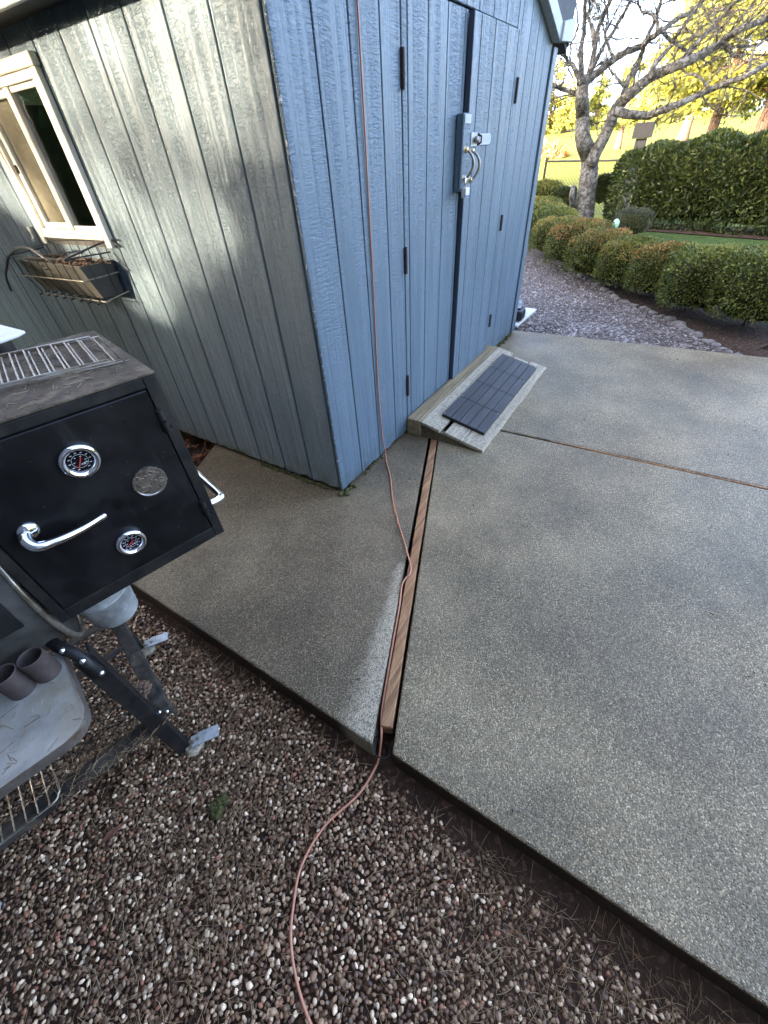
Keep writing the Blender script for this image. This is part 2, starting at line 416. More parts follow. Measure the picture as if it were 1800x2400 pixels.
M_SILL = mk_wood('green_tinged_sill_wood', (.11, .08, .04), (.27, .20, .10), (.42, .33, .20), 0, .5, .8, .35, (.1, .09, .04))
M_RAMPSIDE = mk_wood('treated_side_wood', (.06, .045, .022), (.13, .10, .055), (.20, .15, .085), 0, .5, .8)

def mk_tint(name, rough=.6, spec=.3, trans=0.0, var=.35, vs=30.0):
    t = NT(name)
    a = t.attr('tint')
    n = t.ramp(t.noise(t.pos, vs, 3), [(.3, 1 - var), (.7, 1 + var)])
    c = t.mix(1.0, a, n, 'MULTIPLY')
    t.fin(c, rough, 0, spec)
    if trans:
        tr = t.n('ShaderNodeBsdfTranslucent'); t.put(tr.inputs[0], c)
        mx = t.n('ShaderNodeMixShader'); mx.inputs[0].default_value = trans
        t.t.links.new(t.b.outputs[0], mx.inputs[1]); t.t.links.new(tr.outputs[0], mx.inputs[2])
        t.t.links.new(mx.outputs[0], t.out.inputs[0])
    return t.m
M_PEBBLE = mk_tint('pebble', .5, .5, 0, .22, 160)
M_NEEDLE = mk_tint('dry_needle', .7, .2, 0, .2)
M_LEAF = mk_tint('hedge_leaf', .5, .35, .18, .2, 40)
M_LAUREL = mk_tint('laurel_leaf', .36, .4, .12, .2, 20)
M_CONIF = mk_tint('conifer_leaf', .7, .2, .3, .25, 4)
M_GRASSB = mk_tint('grass_blade', .6, .3, .3, .2, 10)

def mk_dirt(name, a, b, sc=40.0):
    t = NT(name)
    n1 = t.noise(t.pos, sc, 6, .65); v = t.voro(t.pos, sc * 2.2, out='Color'); g = t.sep(v)[0]
    c = t.mix(t.ramp(n1, [(.3, 0.0), (.7, 1.0)]), a, b)
    c = t.mix(t.ramp(g, [(.8, 0.0), (.95, .6)]), c, tuple(min(1, q * 2.2) for q in b))
    return t.fin(c, .9, 0, .2, t.bump(t.math('ADD', n1, t.math('MULTIPLY', g, .4)), .9, .012))
M_DIRT = mk_dirt('dark_dirt', (.022, .012, .007), (.05, .028, .016))
M_MULCH = mk_dirt('bark_mulch', (.022, .013, .008), (.075, .045, .028), 30)

def mk_path():
    t = NT('grey_path_gravel')
    v = t.voro(t.pos, 48.0, out='Color'); g = t.sep(v)[0]; d = t.voro(t.pos, 48.0)
    c = t.ramp(g, [(0.0, (.07, .055, .045)), (.5, (.165, .135, .115)), (.8, (.27, .23, .205)), (1.0, (.48, .42, .38))])
    n = t.ramp(t.noise(t.pos, 2.2, 5, .6), [(.4, 0.0), (.65, .6)])
    c = t.mix(n, c, (.055, .038, .028))
    return t.fin(c, .8, 0, .3, t.bump(t.math('MULTIPLY', d, -1.0), 1.0, .02))
M_PATH = mk_path()

def mk_grass(name, a, b, stripes=False):
    t = NT(name)
    n = t.noise(t.pos, 3.0, 6, .7); f = t.noise(t.pos, 45.0, 4, .7)
    c = t.mix(t.ramp(n, [(.3, 0.0), (.7, 1.0)]), a, b)
    c = t.mix(t.ramp(f, [(.35, .45), (.6, 0.0)]), c, tuple(q * .45 for q in a))
    if stripes:
        x, y, z = t.sep(t.pos)
        s = t.math('SINE', t.math('ADD', t.math('MULTIPLY', x, 1.3), t.math('MULTIPLY', y, .35)))
        c = t.mix(t.ramp(s, [(.35, 0.0), (.65, .35)]), c, tuple(q * .6 for q in a))
    return t.fin(c, .9, 0, .15, t.bump(f, .8, .04))
M_LAWN = mk_grass('lawn_grass', (.06, .10, .028), (.09, .135, .035))
M_FIELD = mk_grass('golf_field_grass', (.15, .165, .018), (.195, .20, .028), True)

def mk_black():
    t = NT('black_enamel')
    x, y, z = t.sep(t.pos)
    c = t.mix(t.ramp(t.noise(t.pos, 6.0, 6, .65), [(.48, 0.0), (.75, 1.0)]), (.0035, .0037, .004), (.018, .017, .016))
    run = t.noise(t.comb(t.math('MULTIPLY', t.math('ADD', x, y), 34.0), 2.0, t.math('MULTIPLY', z, 4.0)), 1.0, 4, .6)
    c = t.mix(t.math('MULTIPLY', t.ramp(run, [(.56, 0.0), (.72, 1.0)]), .6), c, (.022, .02, .018))
    sp = t.ramp(t.noise(t.pos, 190.0, 1), [(.79, 0.0), (.81, 1.0)])
    c = t.mix(sp, c, (.14, .13, .12))
    r = t.ramp(t.noise(t.pos, 9.0, 5, .6), [(.3, .26), (.7, .52)])
    return t.fin(c, r, 0, .3, t.bump(t.noise(t.pos, 5.0, 2), .25, .02))
M_BLACK = mk_black()
M_BLACKF = plain('black_metal_frame', (.007, .0068, .0065), .5, var=.3, scale=20, dirt=(.026, .022, .017), dscale=14, spec=.3)
M_DUSTY = plain('dusty_black_metal', (.022, .019, .015), .8, var=.5, scale=22, bump=.4, dirt=(.09, .076, .055), dscale=18, spec=.25)
M_DUSTTOP = plain('ash_dusted_metal', (.055, .042, .026), .8, var=.45, scale=16, bump=.6, bscale=120, dirt=(.16, .125, .08), dscale=20, spec=.25)
M_CHROME = plain('chrome', (.75, .76, .78), .1, 1.0, var=.03)
M_NICKEL = plain('brushed_nickel', (.42, .38, .34), .3, 1.0, var=.1, scale=80)
M_STEEL = plain('dull_steel_rod', (.36, .33, .28), .42, .85, var=.25, dirt=(.16, .11, .07), dscale=30)
M_DIAL = plain('dial_black', (.004, .004, .005), .25)
M_WHITE = plain('white_print', (.5, .5, .5), .6)
M_RED = plain('red_needle', (.6, .04, .03), .5)
M_GALV = plain('galvanised_steel', (.36, .375, .36), .48, .4, var=.3, scale=30, dirt=(.20, .20, .185), dscale=14)
M_SHELF = plain('grey_sheet_metal', (.25, .24, .205), .5, .25, var=.3, scale=14, bump=.2, dirt=(.20, .165, .09), dscale=8)
M_DRUM = plain('soot_streaked_drum', (.075, .07, .06), .5, .2, var=.5, scale=9, dirt=(.012, .011, .01), dscale=5)
M_DRUMRIM = plain('bare_rim_metal', (.42, .38, .30), .32, .8, var=.25, dirt=(.14, .10, .06), dscale=20)
M_PIPE = plain('brown_iron_pipe', (.055, .04, .034), .6, .2, var=.25, scale=40, bump=.3)
M_TILE = mk_wood('charcoal_deck_tile', (.016, .0155, .015), (.034, .033, .032), (.062, .06, .057), 0, .35, .62)
M_TILEEDGE = plain('black_plastic_edge', (.012, .012, .013), .5)
M_CORD = plain('salmon_cord', (.44, .185, .105), .45, var=.15, scale=60)
M_BRASS = plain('worn_brass', (.62, .46, .2), .3, .9, dirt=(.6, .6, .58), dscale=60)
M_HINGE = plain('rusty_hinge', (.035, .02, .016), .7, .3, var=.4, scale=60)
M_MOSS = plain('moss', (.05, .048, .008), .95, var=.6, scale=120, bump=1.0, bscale=260)
M_ROT = plain('rotted_wood', (.055, .038, .018), .95, var=.5, scale=60, bump=.8, dirt=(.05, .06, .015), dscale=20)
M_WIRE = plain('black_wire', (.012, .012, .013), .4)
M_BASKETBOX = plain('grey_plastic_box', (.05, .047, .043), .45, var=.2, scale=10)
M_STALK = plain('dead_stalk', (.085, .05, .028), .8, var=.5, scale=40)
M_WHITEPL = plain('white_board', (.55, .53, .47), .55, var=.08)
M_STONE = plain('edging_stone', (.17, .15, .13), .85, var=.5, scale=14, bump=.6, bscale=60)
M_BUILD = plain('white_siding', (.7, .66, .6), .7)
M_DARKWIN = plain('dark_opening', (.03, .03, .035), .3)
M_GREYWOOD = plain('grey_post_wood', (.055, .05, .044), .8, var=.3, bump=.3)
M_FENCE = plain('dark_fence_wire', (.03, .03, .026), .5, .4)
M_BRUSH = mk_tint('dry_brush', .8, .2, .2, .3, 6)
M_CLAD = plain('house_cladding', (.07, .065, .06), .8)
M_GLASSBALL = plain('pale_green_glass', (.35, .6, .42), .12, var=.2, scale=60)

def mk_bark(name, a, b, lichen):
    t = NT(name)
    x, y, z = t.sep(t.pos)
    g = t.noise(t.comb(t.math('MULTIPLY', x, 26.0), t.math('MULTIPLY', y, 26.0), t.math('MULTIPLY', z, 45.0)), 1.0, 5, .65)
    l = t.ramp(t.noise(t.pos, 16.0, 5, .7), [(.46, 0.0), (.6, 1.0)])
    c = t.mix(t.ramp(g, [(.35, 0.0), (.65, 1.0)]), a, b)
    c = t.mix(t.math('MULTIPLY', l, .75), c, lichen)
    return t.fin(c, .85, 0, .2, t.bump(g, .9, .03))
M_BARK = mk_bark('lichen_bark', (.035, .03, .025), (.11, .10, .085), (.27, .27, .24))
M_PBARK = mk_bark('red_bark', (.05, .028, .02), (.13, .075, .052), (.16, .11, .08))

# ---------------------------------------------------------------- ground
def hzg(x, y):
    return hz(x, y) - (.05 if x < 2.9 else .05 * max(0, 1 - (x - 2.9) / .5))
def hz(x, y):
    """ground height"""
    pts = [(-60, -.115), (2.9, -.115), (3.3, -.04), (5.5, -.02), (9.0, -.01), (11.5, -.09), (15.0, -.25), (40, -.3), (75, .55), (160, 3.3), (400, 5.2), (1500, 6.0)]
    for (a, ha), (b, hb) in zip(pts, pts[1:]):
        if x <= b:
            t = (x - a) / (b - a); return ha + (hb - ha) * t
    return pts[-1][1]

def grid_sheet(name, xs, ys, m, dz=0.0, wob=0.0, hf=None):
    hf = hf or hz
    vs = []; fs = []
    for x in xs:
        for y in ys:
            vs.append((x, y, hf(x, y) + dz + wob * (math.sin(x * 2.1 + y * 1.3) + math.sin(y * 3.7 - x)) * .5))
    n = len(ys)
    for i in range(len(xs) - 1):
        for j in range(n - 1):
            fs.append((i*n+j, (i+1)*n+j, (i+1)*n+j+1, i*n+j+1))
    return MB().add(vs, fs).build(name, m, smooth=True)

def strip_sheet(name, A, B, m, dz, nu=14):
    """sheet between two polylines with the same number of points"""
    vs = []; fs = []
    for (a, b) in zip(A, B):
        for k in range(nu + 1):
            t = k / nu; x = a[0] + (b[0]-a[0])*t; y = a[1] + (b[1]-a[1])*t
            vs.append((x, y, hz(x, y) + dz))
    n = nu + 1
    for i in range(len(A) - 1):
        for k in range(nu):
            fs.append((i*n+k, (i+1)*n+k, (i+1)*n+k+1, i*n+k+1))
    return MB().add(vs, fs).build(name, m, smooth=True)

def lerp_poly(P, n):
    out = []
    for (a, b) in zip(P, P[1:]):
        for k in range(n):
            t = k / n; out.append((a[0]+(b[0]-a[0])*t, a[1]+(b[1]-a[1])*t))
    out.append(P[-1]); return out

xs = sorted(set([-60, -40, -25, -15, -10, -6] + list(np.linspace(-4, 16, 60)) + list(np.linspace(18, 90, 40)) + list(np.linspace(100, 420, 30)) + [600, 900, 1500]))
ys = sorted(set(list(np.linspace(-60, 60, 61)) + [-900, -500, -300, -200, -140, -100, -80, 80, 100, 140, 200, 300, 500, 900]))
tag(grid_sheet('ground', xs, ys, M_FIELD, -.004, 0.0, hzg), kind='structure')
tag(grid_sheet('dirt_ground', np.linspace(-8, 2.96, 60), np.linspace(-6, 4.4, 60), M_DIRT, .003, .012), kind='structure')
EDGE = D['edge']
EL = lerp_poly([(2.93, -2.3)] + [tuple(p) for p in EDGE], 3)
PATHB = [(2.86 + (p[0] - 2.93) * .55, 3.6 + (p[0] - 2.93) * .25) for p in EL]
tag(strip_sheet('gravel_path', EL, PATHB, M_PATH, .012, 24), kind='structure')
def offs(P, d):
    out = []
    for i, p in enumerate(P):
        a = P[max(0, i-1)]; b = P[min(len(P)-1, i+1)]
        dx, dy = b[0]-a[0], b[1]-a[1]; L = math.hypot(dx, dy) or 1
        out.append((p[0] + dy/L*d, p[1] - dx/L*d))
    return out
tag(strip_sheet('mulch_bed', EL, offs(EL, .74), M_MULCH, .016, 12), kind='structure')
tag(strip_sheet('lawn', offs(EL, .70), [(p[0] + 5.2, p[1] - 1.2) for p in EL], M_LAWN, .006, 24), kind='structure')
tag(strip_sheet('hedge_bed', [(9.6, .7), (8.95, -1), (8.05, -3.6)], [(10.6, .7), (10.2, -1), (9.6, -3.6)], M_MULCH, .02, 8), kind='structure')

# concrete slabs, with the timber-filled channel between the first two
def chan(x, side):
    """point on the channel's edge at x; side +1 is the shed side"""
    y = -.2255 + (x - .665) * .3945
    return (x - side * .0128, y + side * .0325)
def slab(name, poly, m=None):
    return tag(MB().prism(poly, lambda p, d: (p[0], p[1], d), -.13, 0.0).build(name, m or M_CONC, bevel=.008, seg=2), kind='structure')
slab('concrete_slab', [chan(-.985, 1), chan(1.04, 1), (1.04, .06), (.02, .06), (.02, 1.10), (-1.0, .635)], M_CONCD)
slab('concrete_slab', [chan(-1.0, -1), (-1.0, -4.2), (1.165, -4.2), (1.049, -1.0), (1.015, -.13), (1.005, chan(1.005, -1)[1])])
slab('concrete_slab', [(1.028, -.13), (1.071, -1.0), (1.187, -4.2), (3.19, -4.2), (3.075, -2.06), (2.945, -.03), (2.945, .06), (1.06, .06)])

# the timber in the joints
def strip(name, p, q, wa, top, label, h=.05):
    p = Vector((*p, top - h/2)); q = Vector((*q, top - h/2))
    o = MB(); n = 14; d = (q - p); dd = d.normalized(); a = dd.cross(Vector((0, 0, 1)))
    vs = []; 
    for i in range(n + 1):
        c = p + d * i / n; wv = wa / 2 * (1 + .05 * math.sin(i * 1.9)); zt = h/2 + .0022 * math.sin(i * 1.3 + 1)
        vs += [c - a*wv - Vector((0,0,h/2)), c + a*wv - Vector((0,0,h/2)), c + a*wv + Vector((0,0,zt)), c - a*wv + Vector((0,0,zt+.002*math.sin(i*2.7)))]
    fs = [(0,1,2,3), tuple(n*4+k for k in (3,2,1,0))]
    for i in range(n):
        for k in range(4): fs.append((i*4+k, i*4+(k+1)%4, i*4+4+(k+1)%4, i*4+4+k))
    b = o.add(vs, fs).build(name, M_STRIP, bevel=.003)
    return tag(b, label, 'timber strip')
def cl(x): return (chan(x, 1)[0]+chan(x, -1)[0])/2 + .0008, (chan(x, 1)[1]+chan(x, -1)[1])/2 - .002
strip('timber_strip', cl(-.93), cl(.80), .041, .001, 'brown weathered timber strip in the long slab joint from ramp to gravel', .06)
strip('timber_strip', (1.066, -.86), (1.176, -4.1), .014, -.004, 'thin tan timber strip in the joint right of the ramp')

# ---------------------------------------------------------------- gravel
def ico(sub):
    bm = bmesh.new(); bmesh.ops.create_icosphere(bm, subdivisions=sub, radius=1.0)
    v = np.array([x.co[:] for x in bm.verts]); f = np.array([[q.index for q in p.verts] for p in bm.faces]); bm.free()
    return v, f
def pebble_mesh(name, P, rad, tint, sub, m, parent=None, flat=(.5, .8)):
    V, F = ico(sub); n = len(P); k = len(V)
    sc = np.stack([rad * RNG.uniform(.95, 1.45, n), rad * RNG.uniform(.75, 1.0, n), rad * RNG.uniform(*flat, n)], 1)
    v = V[None] * sc[:, None] * (1 + .10 * RNG.standard_normal((n, k, 1)) * (1 if sub > 1 else 1.2))
    az = RNG.uniform(0, 6.283, n); ti = RNG.normal(0, .35, n)
    ca, sa, ct, st = np.cos(az), np.sin(az), np.cos(ti), np.sin(ti)
    x, y, z = v[..., 0], v[..., 1], v[..., 2]
    x2 = x * ct[:, None] + z * st[:, None]; z2 = -x * st[:, None] + z * ct[:, None]
    v = np.stack([x2 * ca[:, None] - y * sa[:, None], x2 * sa[:, None] + y * ca[:, None], z2], 2) + P[:, None]
    f = (F[None] + (np.arange(n) * k)[:, None, None]).reshape(-1)
    return np_mesh(name, v.reshape(-1, 3), f, np.full(n * len(F), 3), m, parent, np.repeat(tint, k, 0), smooth=True)
def jitter(x0, x1, y0, y1, s):
    gx, gy = np.meshgrid(np.arange(x0, x1, s), np.arange(y0, y1, s), indexing='ij')
    p = np.stack([gx.ravel(), gy.ravel()], 1); return p + RNG.uniform(-.5, .5, p.shape) * s * .95
def vnoise(p, f, seed=0):
    return (np.sin(p[:, 0]*f + seed) + np.sin(p[:, 1]*f*1.17 + seed*2.3) + np.sin((p[:, 0]+p[:, 1])*f*.73 + seed*1.7) + np.sin((p[:, 0]-p[:, 1])*f*1.31 + seed)) / 4
PAL = np.array([1.1, .97, .82]) * np.array([[.085, .045, .024], [.135, .079, .045], [.20, .125, .075], [.105, .064, .040], [.29, .20, .125], [.43, .325, .22], [.66, .55, .41], [.26, .12, .07], [.155, .115, .08], [.05, .028, .017]])
PW = np.array([.14, .15, .15, .10, .15, .135, .10, .045, .05, .03]); PW = PW / PW.sum()
P2 = jitter(-2.15, -1.004, -2.1, .62, .0106)
P2 = P2[(P2[:, 1] > -.47 - (P2[:, 0] + 2.05) * 1.63) & (P2[:, 1] < .2 + (P2[:, 0] + 1.95) * .75)]
edge_d = -1.0 - P2[:, 0]
keep = RNG.uniform(size=len(P2)) < np.clip((edge_d - .004 - .012 * np.clip(-P2[:, 1] - .2, 0, 1) + .025 * vnoise(P2, 9.0, 3)) / .06, .05, .93)
keep &= ~((vnoise(P2, 6.5, 1) + .6 * vnoise(P2, 17.0, 2) > .72) & (RNG.uniform(size=len(P2)) < .6))
P2 = P2[keep]; n = len(P2)
zz = -.1005 + .012 * vnoise(P2, 5.0, 4) * .5 + RNG.uniform(-.006, .006, n) - .02 * np.clip(1 - (-1.0 - P2[:, 0]) / .09, 0, 1)
rad = .0043 + .0030 * RNG.beta(2, 4, n) + (RNG.uniform(size=n) < .04) * .003
tint = PAL[RNG.choice(len(PAL), n, p=PW)] * RNG.uniform(.75, 1.2, (n, 1))
o = pebble_mesh('gravel', np.stack([P2[:, 0], P2[:, 1], zz], 1), rad, tint, 2, M_PEBBLE)
tag(o, kind='stuff')
# loose gravel beyond the slabs
P3 = jitter(2.98, 6.2, -1.9, 1.6, .027)
ex = np.array(EL)
yedge = np.interp(P3[:, 0], ex[:, 0], ex[:, 1])
k3 = (P3[:, 1] > yedge + .03) & (P3[:, 0] > 2.97 - P3[:, 1] * .055) & (P3[:, 1] < 1.4) & (RNG.uniform(size=len(P3)) < np.where((vnoise(P3, 3.0, 5) > .35), .25, .8))
P3 = P3[k3]; n = len(P3)
tint = np.array([[.095, .073, .06], [.165, .135, .115], [.25, .21, .185], [.35, .305, .27], [.52, .47, .42], [.13, .08, .06]])[RNG.choice(6, n, p=[.2, .28, .22, .15, .06, .09])]
tag(pebble_mesh('path_gravel', np.stack([P3[:, 0], P3[:, 1], [hz(*p) + .016 for p in P3]], 1), RNG.uniform(.007, .013, n), tint, 1, M_PEBBLE), kind='stuff')

# dry needles lying on the gravel
def needle_mesh(name, P, L, m, col, parent=None, width=.0006, lift=.004, flat=.12):
    n = len(P); az = RNG.uniform(0, 6.283, n); k = 5
    cur = RNG.normal(0, .5, n); tl = RNG.normal(0, flat, n)
    pts = np.zeros((n, k, 3)); pts[:, 0] = P
    for i in range(1, k):
        a = az + cur * (i / k)
        pts[:, i] = pts[:, i-1] + np.stack([np.cos(a) * L / (k-1), np.sin(a) * L / (k-1), np.sin(tl) * L / (k-1) * (1 - .5 * i / k)], 1)
    pts[..., 2] += lift
    side = np.stack([-np.sin(az), np.cos(az), np.full(n, .25)], 1)[:, None] * width
    top = np.array([0, 0, width])[None, None]
    v = np.stack([pts - side, pts + side, pts + top * 1.6], 2).reshape(-1, 3)   # n*k*3
    f = []
    for i in range(k - 1):
        a = i * 3
        for q in range(3): f += [a+q, a+(q+1) % 3, a+3+(q+1) % 3, a+3+q]
    f = np.array(f); F = (f[None] + (np.arange(n) * k * 3)[:, None]).ravel()
    tint = np.repeat(np.asarray(col)[RNG.integers(0, len(col), n)] * RNG.uniform(.7, 1.2, (n, 1)), k * 3, 0)
    return np_mesh(name, v, F, np.full(n * (k-1) * 3, 4), m, parent, tint)
NC = [(.22, .13, .06), (.30, .20, .10), (.14, .075, .035), (.10, .055, .03), (.38, .28, .16)]
Pn = jitter(-2.3, -1.03, -2.1, .7, .0125); 
kp = RNG.uniform(size=len(Pn)) < np.clip(.5 + .9 * vnoise(Pn, 4.0, 7) + .5 * np.clip(-Pn[:, 1] - .9, 0, 1), .08, 1)
Pn = Pn[kp]
tag(needle_mesh('pine_needles', np.stack([Pn[:, 0], Pn[:, 1], np.full(len(Pn), -.1)], 1), RNG.uniform(.025, .065, len(Pn)), M_NEEDLE, NC), kind='stuff')

# small dark crumbs and twigs scattered on the slabs
n = 170
Pd = np.stack([RNG.uniform(-.98, 2.9, n), RNG.uniform(-2.6, .9, n), np.full(n, .0005)], 1)
Pd = Pd[~((Pd[:, 0] > -.05) & (Pd[:, 1] > -.02)) & ~((Pd[:, 0] > .68) & (Pd[:, 0] < 2.2) & (Pd[:, 1] > -.56)) & ~((Pd[:, 0] < 0) & (Pd[:, 1] > 1.02 + Pd[:, 0] * .45))]
tag(needle_mesh('slab_crumbs', Pd, RNG.uniform(.004, .016, len(Pd)), M_NEEDLE, [(.03, .022, .014), (.06, .04, .02), (.12, .09, .05)], None, .0016, .0008, .02), kind='stuff')

# ---------------------------------------------------------------- shed
W_, DP = 2.895, 4.25
shed = empty('shed', (0, 0, 0), 'blue grey timber shed with grooved siding, double doors and a cream window', 'shed')
front = MB().add([(.01, .03, .03), (2.885, .03, .03), (2.885, .03, 1.87), (1.447, .03, 2.42), (.01, .03, 1.87),
                  (.01, .05, .03), (2.885, .05, .03), (2.885, .05, 1.87), (1.447, .05, 2.42), (.01, .05, 1.87)],
                 [(0,1,2,3,4), (9,8,7,6,5)] + [(i, (i+1) % 5, 5+(i+1) % 5, 5+i) for i in range(5)]).build('front_wall', M_PAINTD, shed)
def gz(x):  # gable line height on the front
    return 1.885 + (min(x, W_ - x)) * .378
def ragged(a, b, z0, amp, n=5):
    return [(a + (b - a) * k / n, z0 + random.uniform(-amp, amp)) for k in range(n + 1)]
def fboard(x0, x1, z0, z1, y0, y1, parent, raggedy=.0):
    """board on the front: z1 None = up to the gable line"""
    g = .0035
    a, b = x0 + g, x1 - g
    top = [(b, gz(b) if z1 is None else z1)]
    if z1 is None and a < W_/2 < b: top.append((W_/2, gz(W_/2)))
    top.append((a, gz(a) if z1 is None else z1))
    bot = ragged(a, b, z0, raggedy) if raggedy else [(a, z0), (b, z0)]
    return MB().prism(bot + top, lambda p, d: (p[0], d, p[1]), y0, y1).build('siding_board', M_PAINT, parent, bevel=.0025)
ys0, ys1 = 0.0, .016
for (a, b) in [(-.003, .199), (.199, .394), (.394, .59), (.59, .742)]:
    fboard(a, b, .022, None, ys0, ys1, front, .008)
HD = 1.897
for (a, b) in [(.742, .794), (.794, .973), (.973, 1.16), (1.16, 1.351), (1.351, 1.50), (1.50, 1.69), (1.69, 1.875), (1.875, 2.065)]:
    fboard(a, b, HD, None, ys0, ys1, front)
for (a, b) in [(2.065, 2.135), (2.135, 2.297), (2.297, 2.456), (2.456, 2.64), (2.64, 2.80)]:
    fboard(a, b, .022, None, ys0, ys1, front, .006)
MB().box((2.803, -.014, .015), (2.897, .016, 1.885)).build('corner_board', M_PAINT, front, bevel=.003)
MB().box((.02, .022, 0.0), (2.88, .07, .05)).build('sill_plate', M_ROT, front)

# side wall facing the window: boards cut around the opening
side = MB().box((.03, .05, .03), (.05, 1.29, 1.9)).box((.03, 1.93, .03), (.05, DP, 1.9)).box((.03, 1.29, .03), (.05, 1.93, 1.16)).box((.03, 1.29, 1.76), (.05, 1.93, 1.9)).build('side_wall', M_PAINTD, shed)
OY0, OY1, OZ0, OZ1 = 1.30, 1.925, 1.165, 1.755
gy = [.021] + [.224 + .2032 * k for k in range(19)] + [DP]
for a, b in zip(gy, gy[1:]):
    a2, b2 = a + .0035, b - .0035
    parts = []
    if b2 <= OY0 or a2 >= OY1: parts.append((a2, b2, None, 1.895))
    else:
        parts.append((a2, b2, None, OZ0)); parts.append((a2, b2, OZ1, 1.895))
        if a2 < OY0: parts.append((a2, OY0 - .001, OZ0 + .001, OZ1 - .001))
        if b2 > OY1: parts.append((OY1 + .001, b2, OZ0 + .001, OZ1 - .001))
    for (c, d, z0, z1) in parts:
        bot = ragged(c, d, .03, .012, 6) if z0 is None else [(c, z0), (d, z0)]
        MB().prism(bot + [(d, z1), (c, z1)], lambda p, q: (q, p[0], p[1]), 0.0, .016).build('siding_board', M_PAINT, side, bevel=.0025)
MB().box((.022, .02, 0.0), (.07, DP, .05)).build('sill_plate', M_ROT, side)
# other two walls
MB().box((2.86, .05, 0), (2.885, DP, 1.9)).build('side_wall', M_PAINT, shed)
MB().box((.02, DP - .03, 0), (2.88, DP, 1.9)).build('back_wall', M_PAINT, shed)
MB().box((.05, .06, 0.0), (2.86, DP - .05, .06)).build('floor', M_INT, shed)
MB().box((.055, .08, .06), (.065, 1.27, 1.8)).build('inner_lining', M_INT, shed)
# roof
def roof_panel(sx):
    xr = W_/2; xe = -.135 if sx < 0 else W_ + .135
    zr = 1.885 + xr * .378 + .03; ze = zr - abs(xe - xr) * .378
    mb = MB().add([(xr, -.04, zr), (xe, -.04, ze), (xe, DP+.1, ze), (xr, DP+.1, zr), (xr, -.04, zr+.05), (xe, -.04, ze+.05), (xe, DP+.1, ze+.05), (xr, DP+.1, zr+.05)],
                  [(0,1,2,3), (7,6,5,4), (0,4,5,1), (1,5,6,2), (2,6,7,3), (3,7,4,0)])
    return mb.build('roof', M_SHINGLE, shed)
roof_panel(-1); rp = roof_panel(1)
# eave on the window side: dark soffit and pale fascia
MB().box((-.137, -.03, 1.876), (.0, DP+.09, 1.884)).build('soffit', M_DKTRIM, shed)
MB().box((-.16, -.035, 1.86), (-.139, DP+.095, 1.985)).build('fascia', M_TRIMG, shed, bevel=.003)
# rake boards on the right gable slope
def slope_board(x0, x1, off0, off1, y0, y1, m, name, plumb=True):
    f = lambda x: 2.028 - (x - 2.392) * .335
    return MB().prism([(x0, f(x0)+off0), (x1, f(x1)+off0), (x1, f(x1)+off1), (x0, f(x0)+off1)], lambda p, d: (p[0], d, p[1]), y0, y1).build(name, m, shed, bevel=.003)
slope_board(1.447, 2.775, .0, .082, -.055, -.002, M_TRIMG, 'rake_board')
slope_board(1.447, 3.035, .084, .34, -.05, -.001, M_DKTRIM, 'gable_edge_board')
MB().prism([(2.765, 1.898), (3.025, 1.915), (3.03, 2.025), (2.77, 1.985)], lambda p, d: (p[0], d, p[1]), -.07, -.006).build('eave_end_block', M_TRIMG, shed, bevel=.003)

# doors
def door(boards, z0, z1, y0, label):
    x0, x1 = boards[0][0], boards[-1][1]
    d = MB().box((x0+.004, y0+.017, z0), (x1-.004, y0+.029, z1)).build('door', M_PAINTD, shed)
    d['label'] = label
    for (a, b) in boards: fboard(a, b, z0, z1, y0, y0+.016, d)
    return d
dl = door([(.745, .794), (.794, .973), (.973, 1.16), (1.16, 1.345), (1.345, 1.376)], .10, 1.888, 0.0, 'left door with three dark hinges')
dr = door([(1.384, 1.475), (1.475, 1.66), (1.66, 1.84), (1.84, 2.02), (2.02, 2.06)], .10, 1.885, -.028, 'right door standing proud, with pull handle and latch')
MB().box((1.382, -.0275, .10), (1.385, .0, 1.885)).build('door_edge', M_PAINTD, dr)  # shaded side of the proud door put into a darker colour
def hinge(x, z0, z1, y, d, s):
    mb = MB().box((x, y-.004, z0), (x + s*.03, y, z1)).tube([(x, y-.007, z0-.004), (x, y-.007, z1+.004)], .0085, 8)
    for k in range(1, 5):
        zq = z0 + (z1-z0)*k/5; mb.tube([(x, y-.007, zq-.0012), (x, y-.007, zq+.0012)], .0094, 8)
    mb.build('hinge', M_HINGE, d)
for z0, z1 in ((1.612, 1.72), (.948, 1.058), (.272, .392)): hinge(.742, z0, z1, 0.0, dl, -.35)
for z0, z1 in ((1.598, 1.70), (.955, 1.04), (.30, .385)): hinge(2.065, z0, z1, -.028, dr, .35)
# cover block, pull handles, latch
MB().box((1.288, -.045, 1.232), (1.381, -.003, 1.545)).build('cover_block', M_PAINT, dr, bevel=.004)
MB().box((1.295, -.048, 1.505), (1.375, -.0455, 1.54)).build('cover_plate', M_TRIMG, dr, bevel=.001)
def pull(x, y, z0, z1, d):
    mb = MB()
    pts = []
    for k in range(13):
        t = k / 12; pts.append((x + .035*math.sin(math.pi*t)*.6, y - .008 - .035*math.sin(math.pi*t)**.7, z1 + (z0 - z1)*t))
    mb.tube(pts, [.0055 + .002*math.sin(math.pi*k/12) for k in range(13)], 8)
    h = mb.build('handle', M_STEEL, d, smooth=True)
    for z in (z0, z1):
        MB().lathe([(.0, -.016), (.011, -.013), (.014, -.006), (.012, 0), (.015, .002)], (x, y, z), (0, 1, 0), 12).build('mount', M_BRASS, h, smooth=True)
pull(1.325, -.047, 1.288, 1.405, dr)
pull(1.452, -.030, 1.275, 1.398, dr)
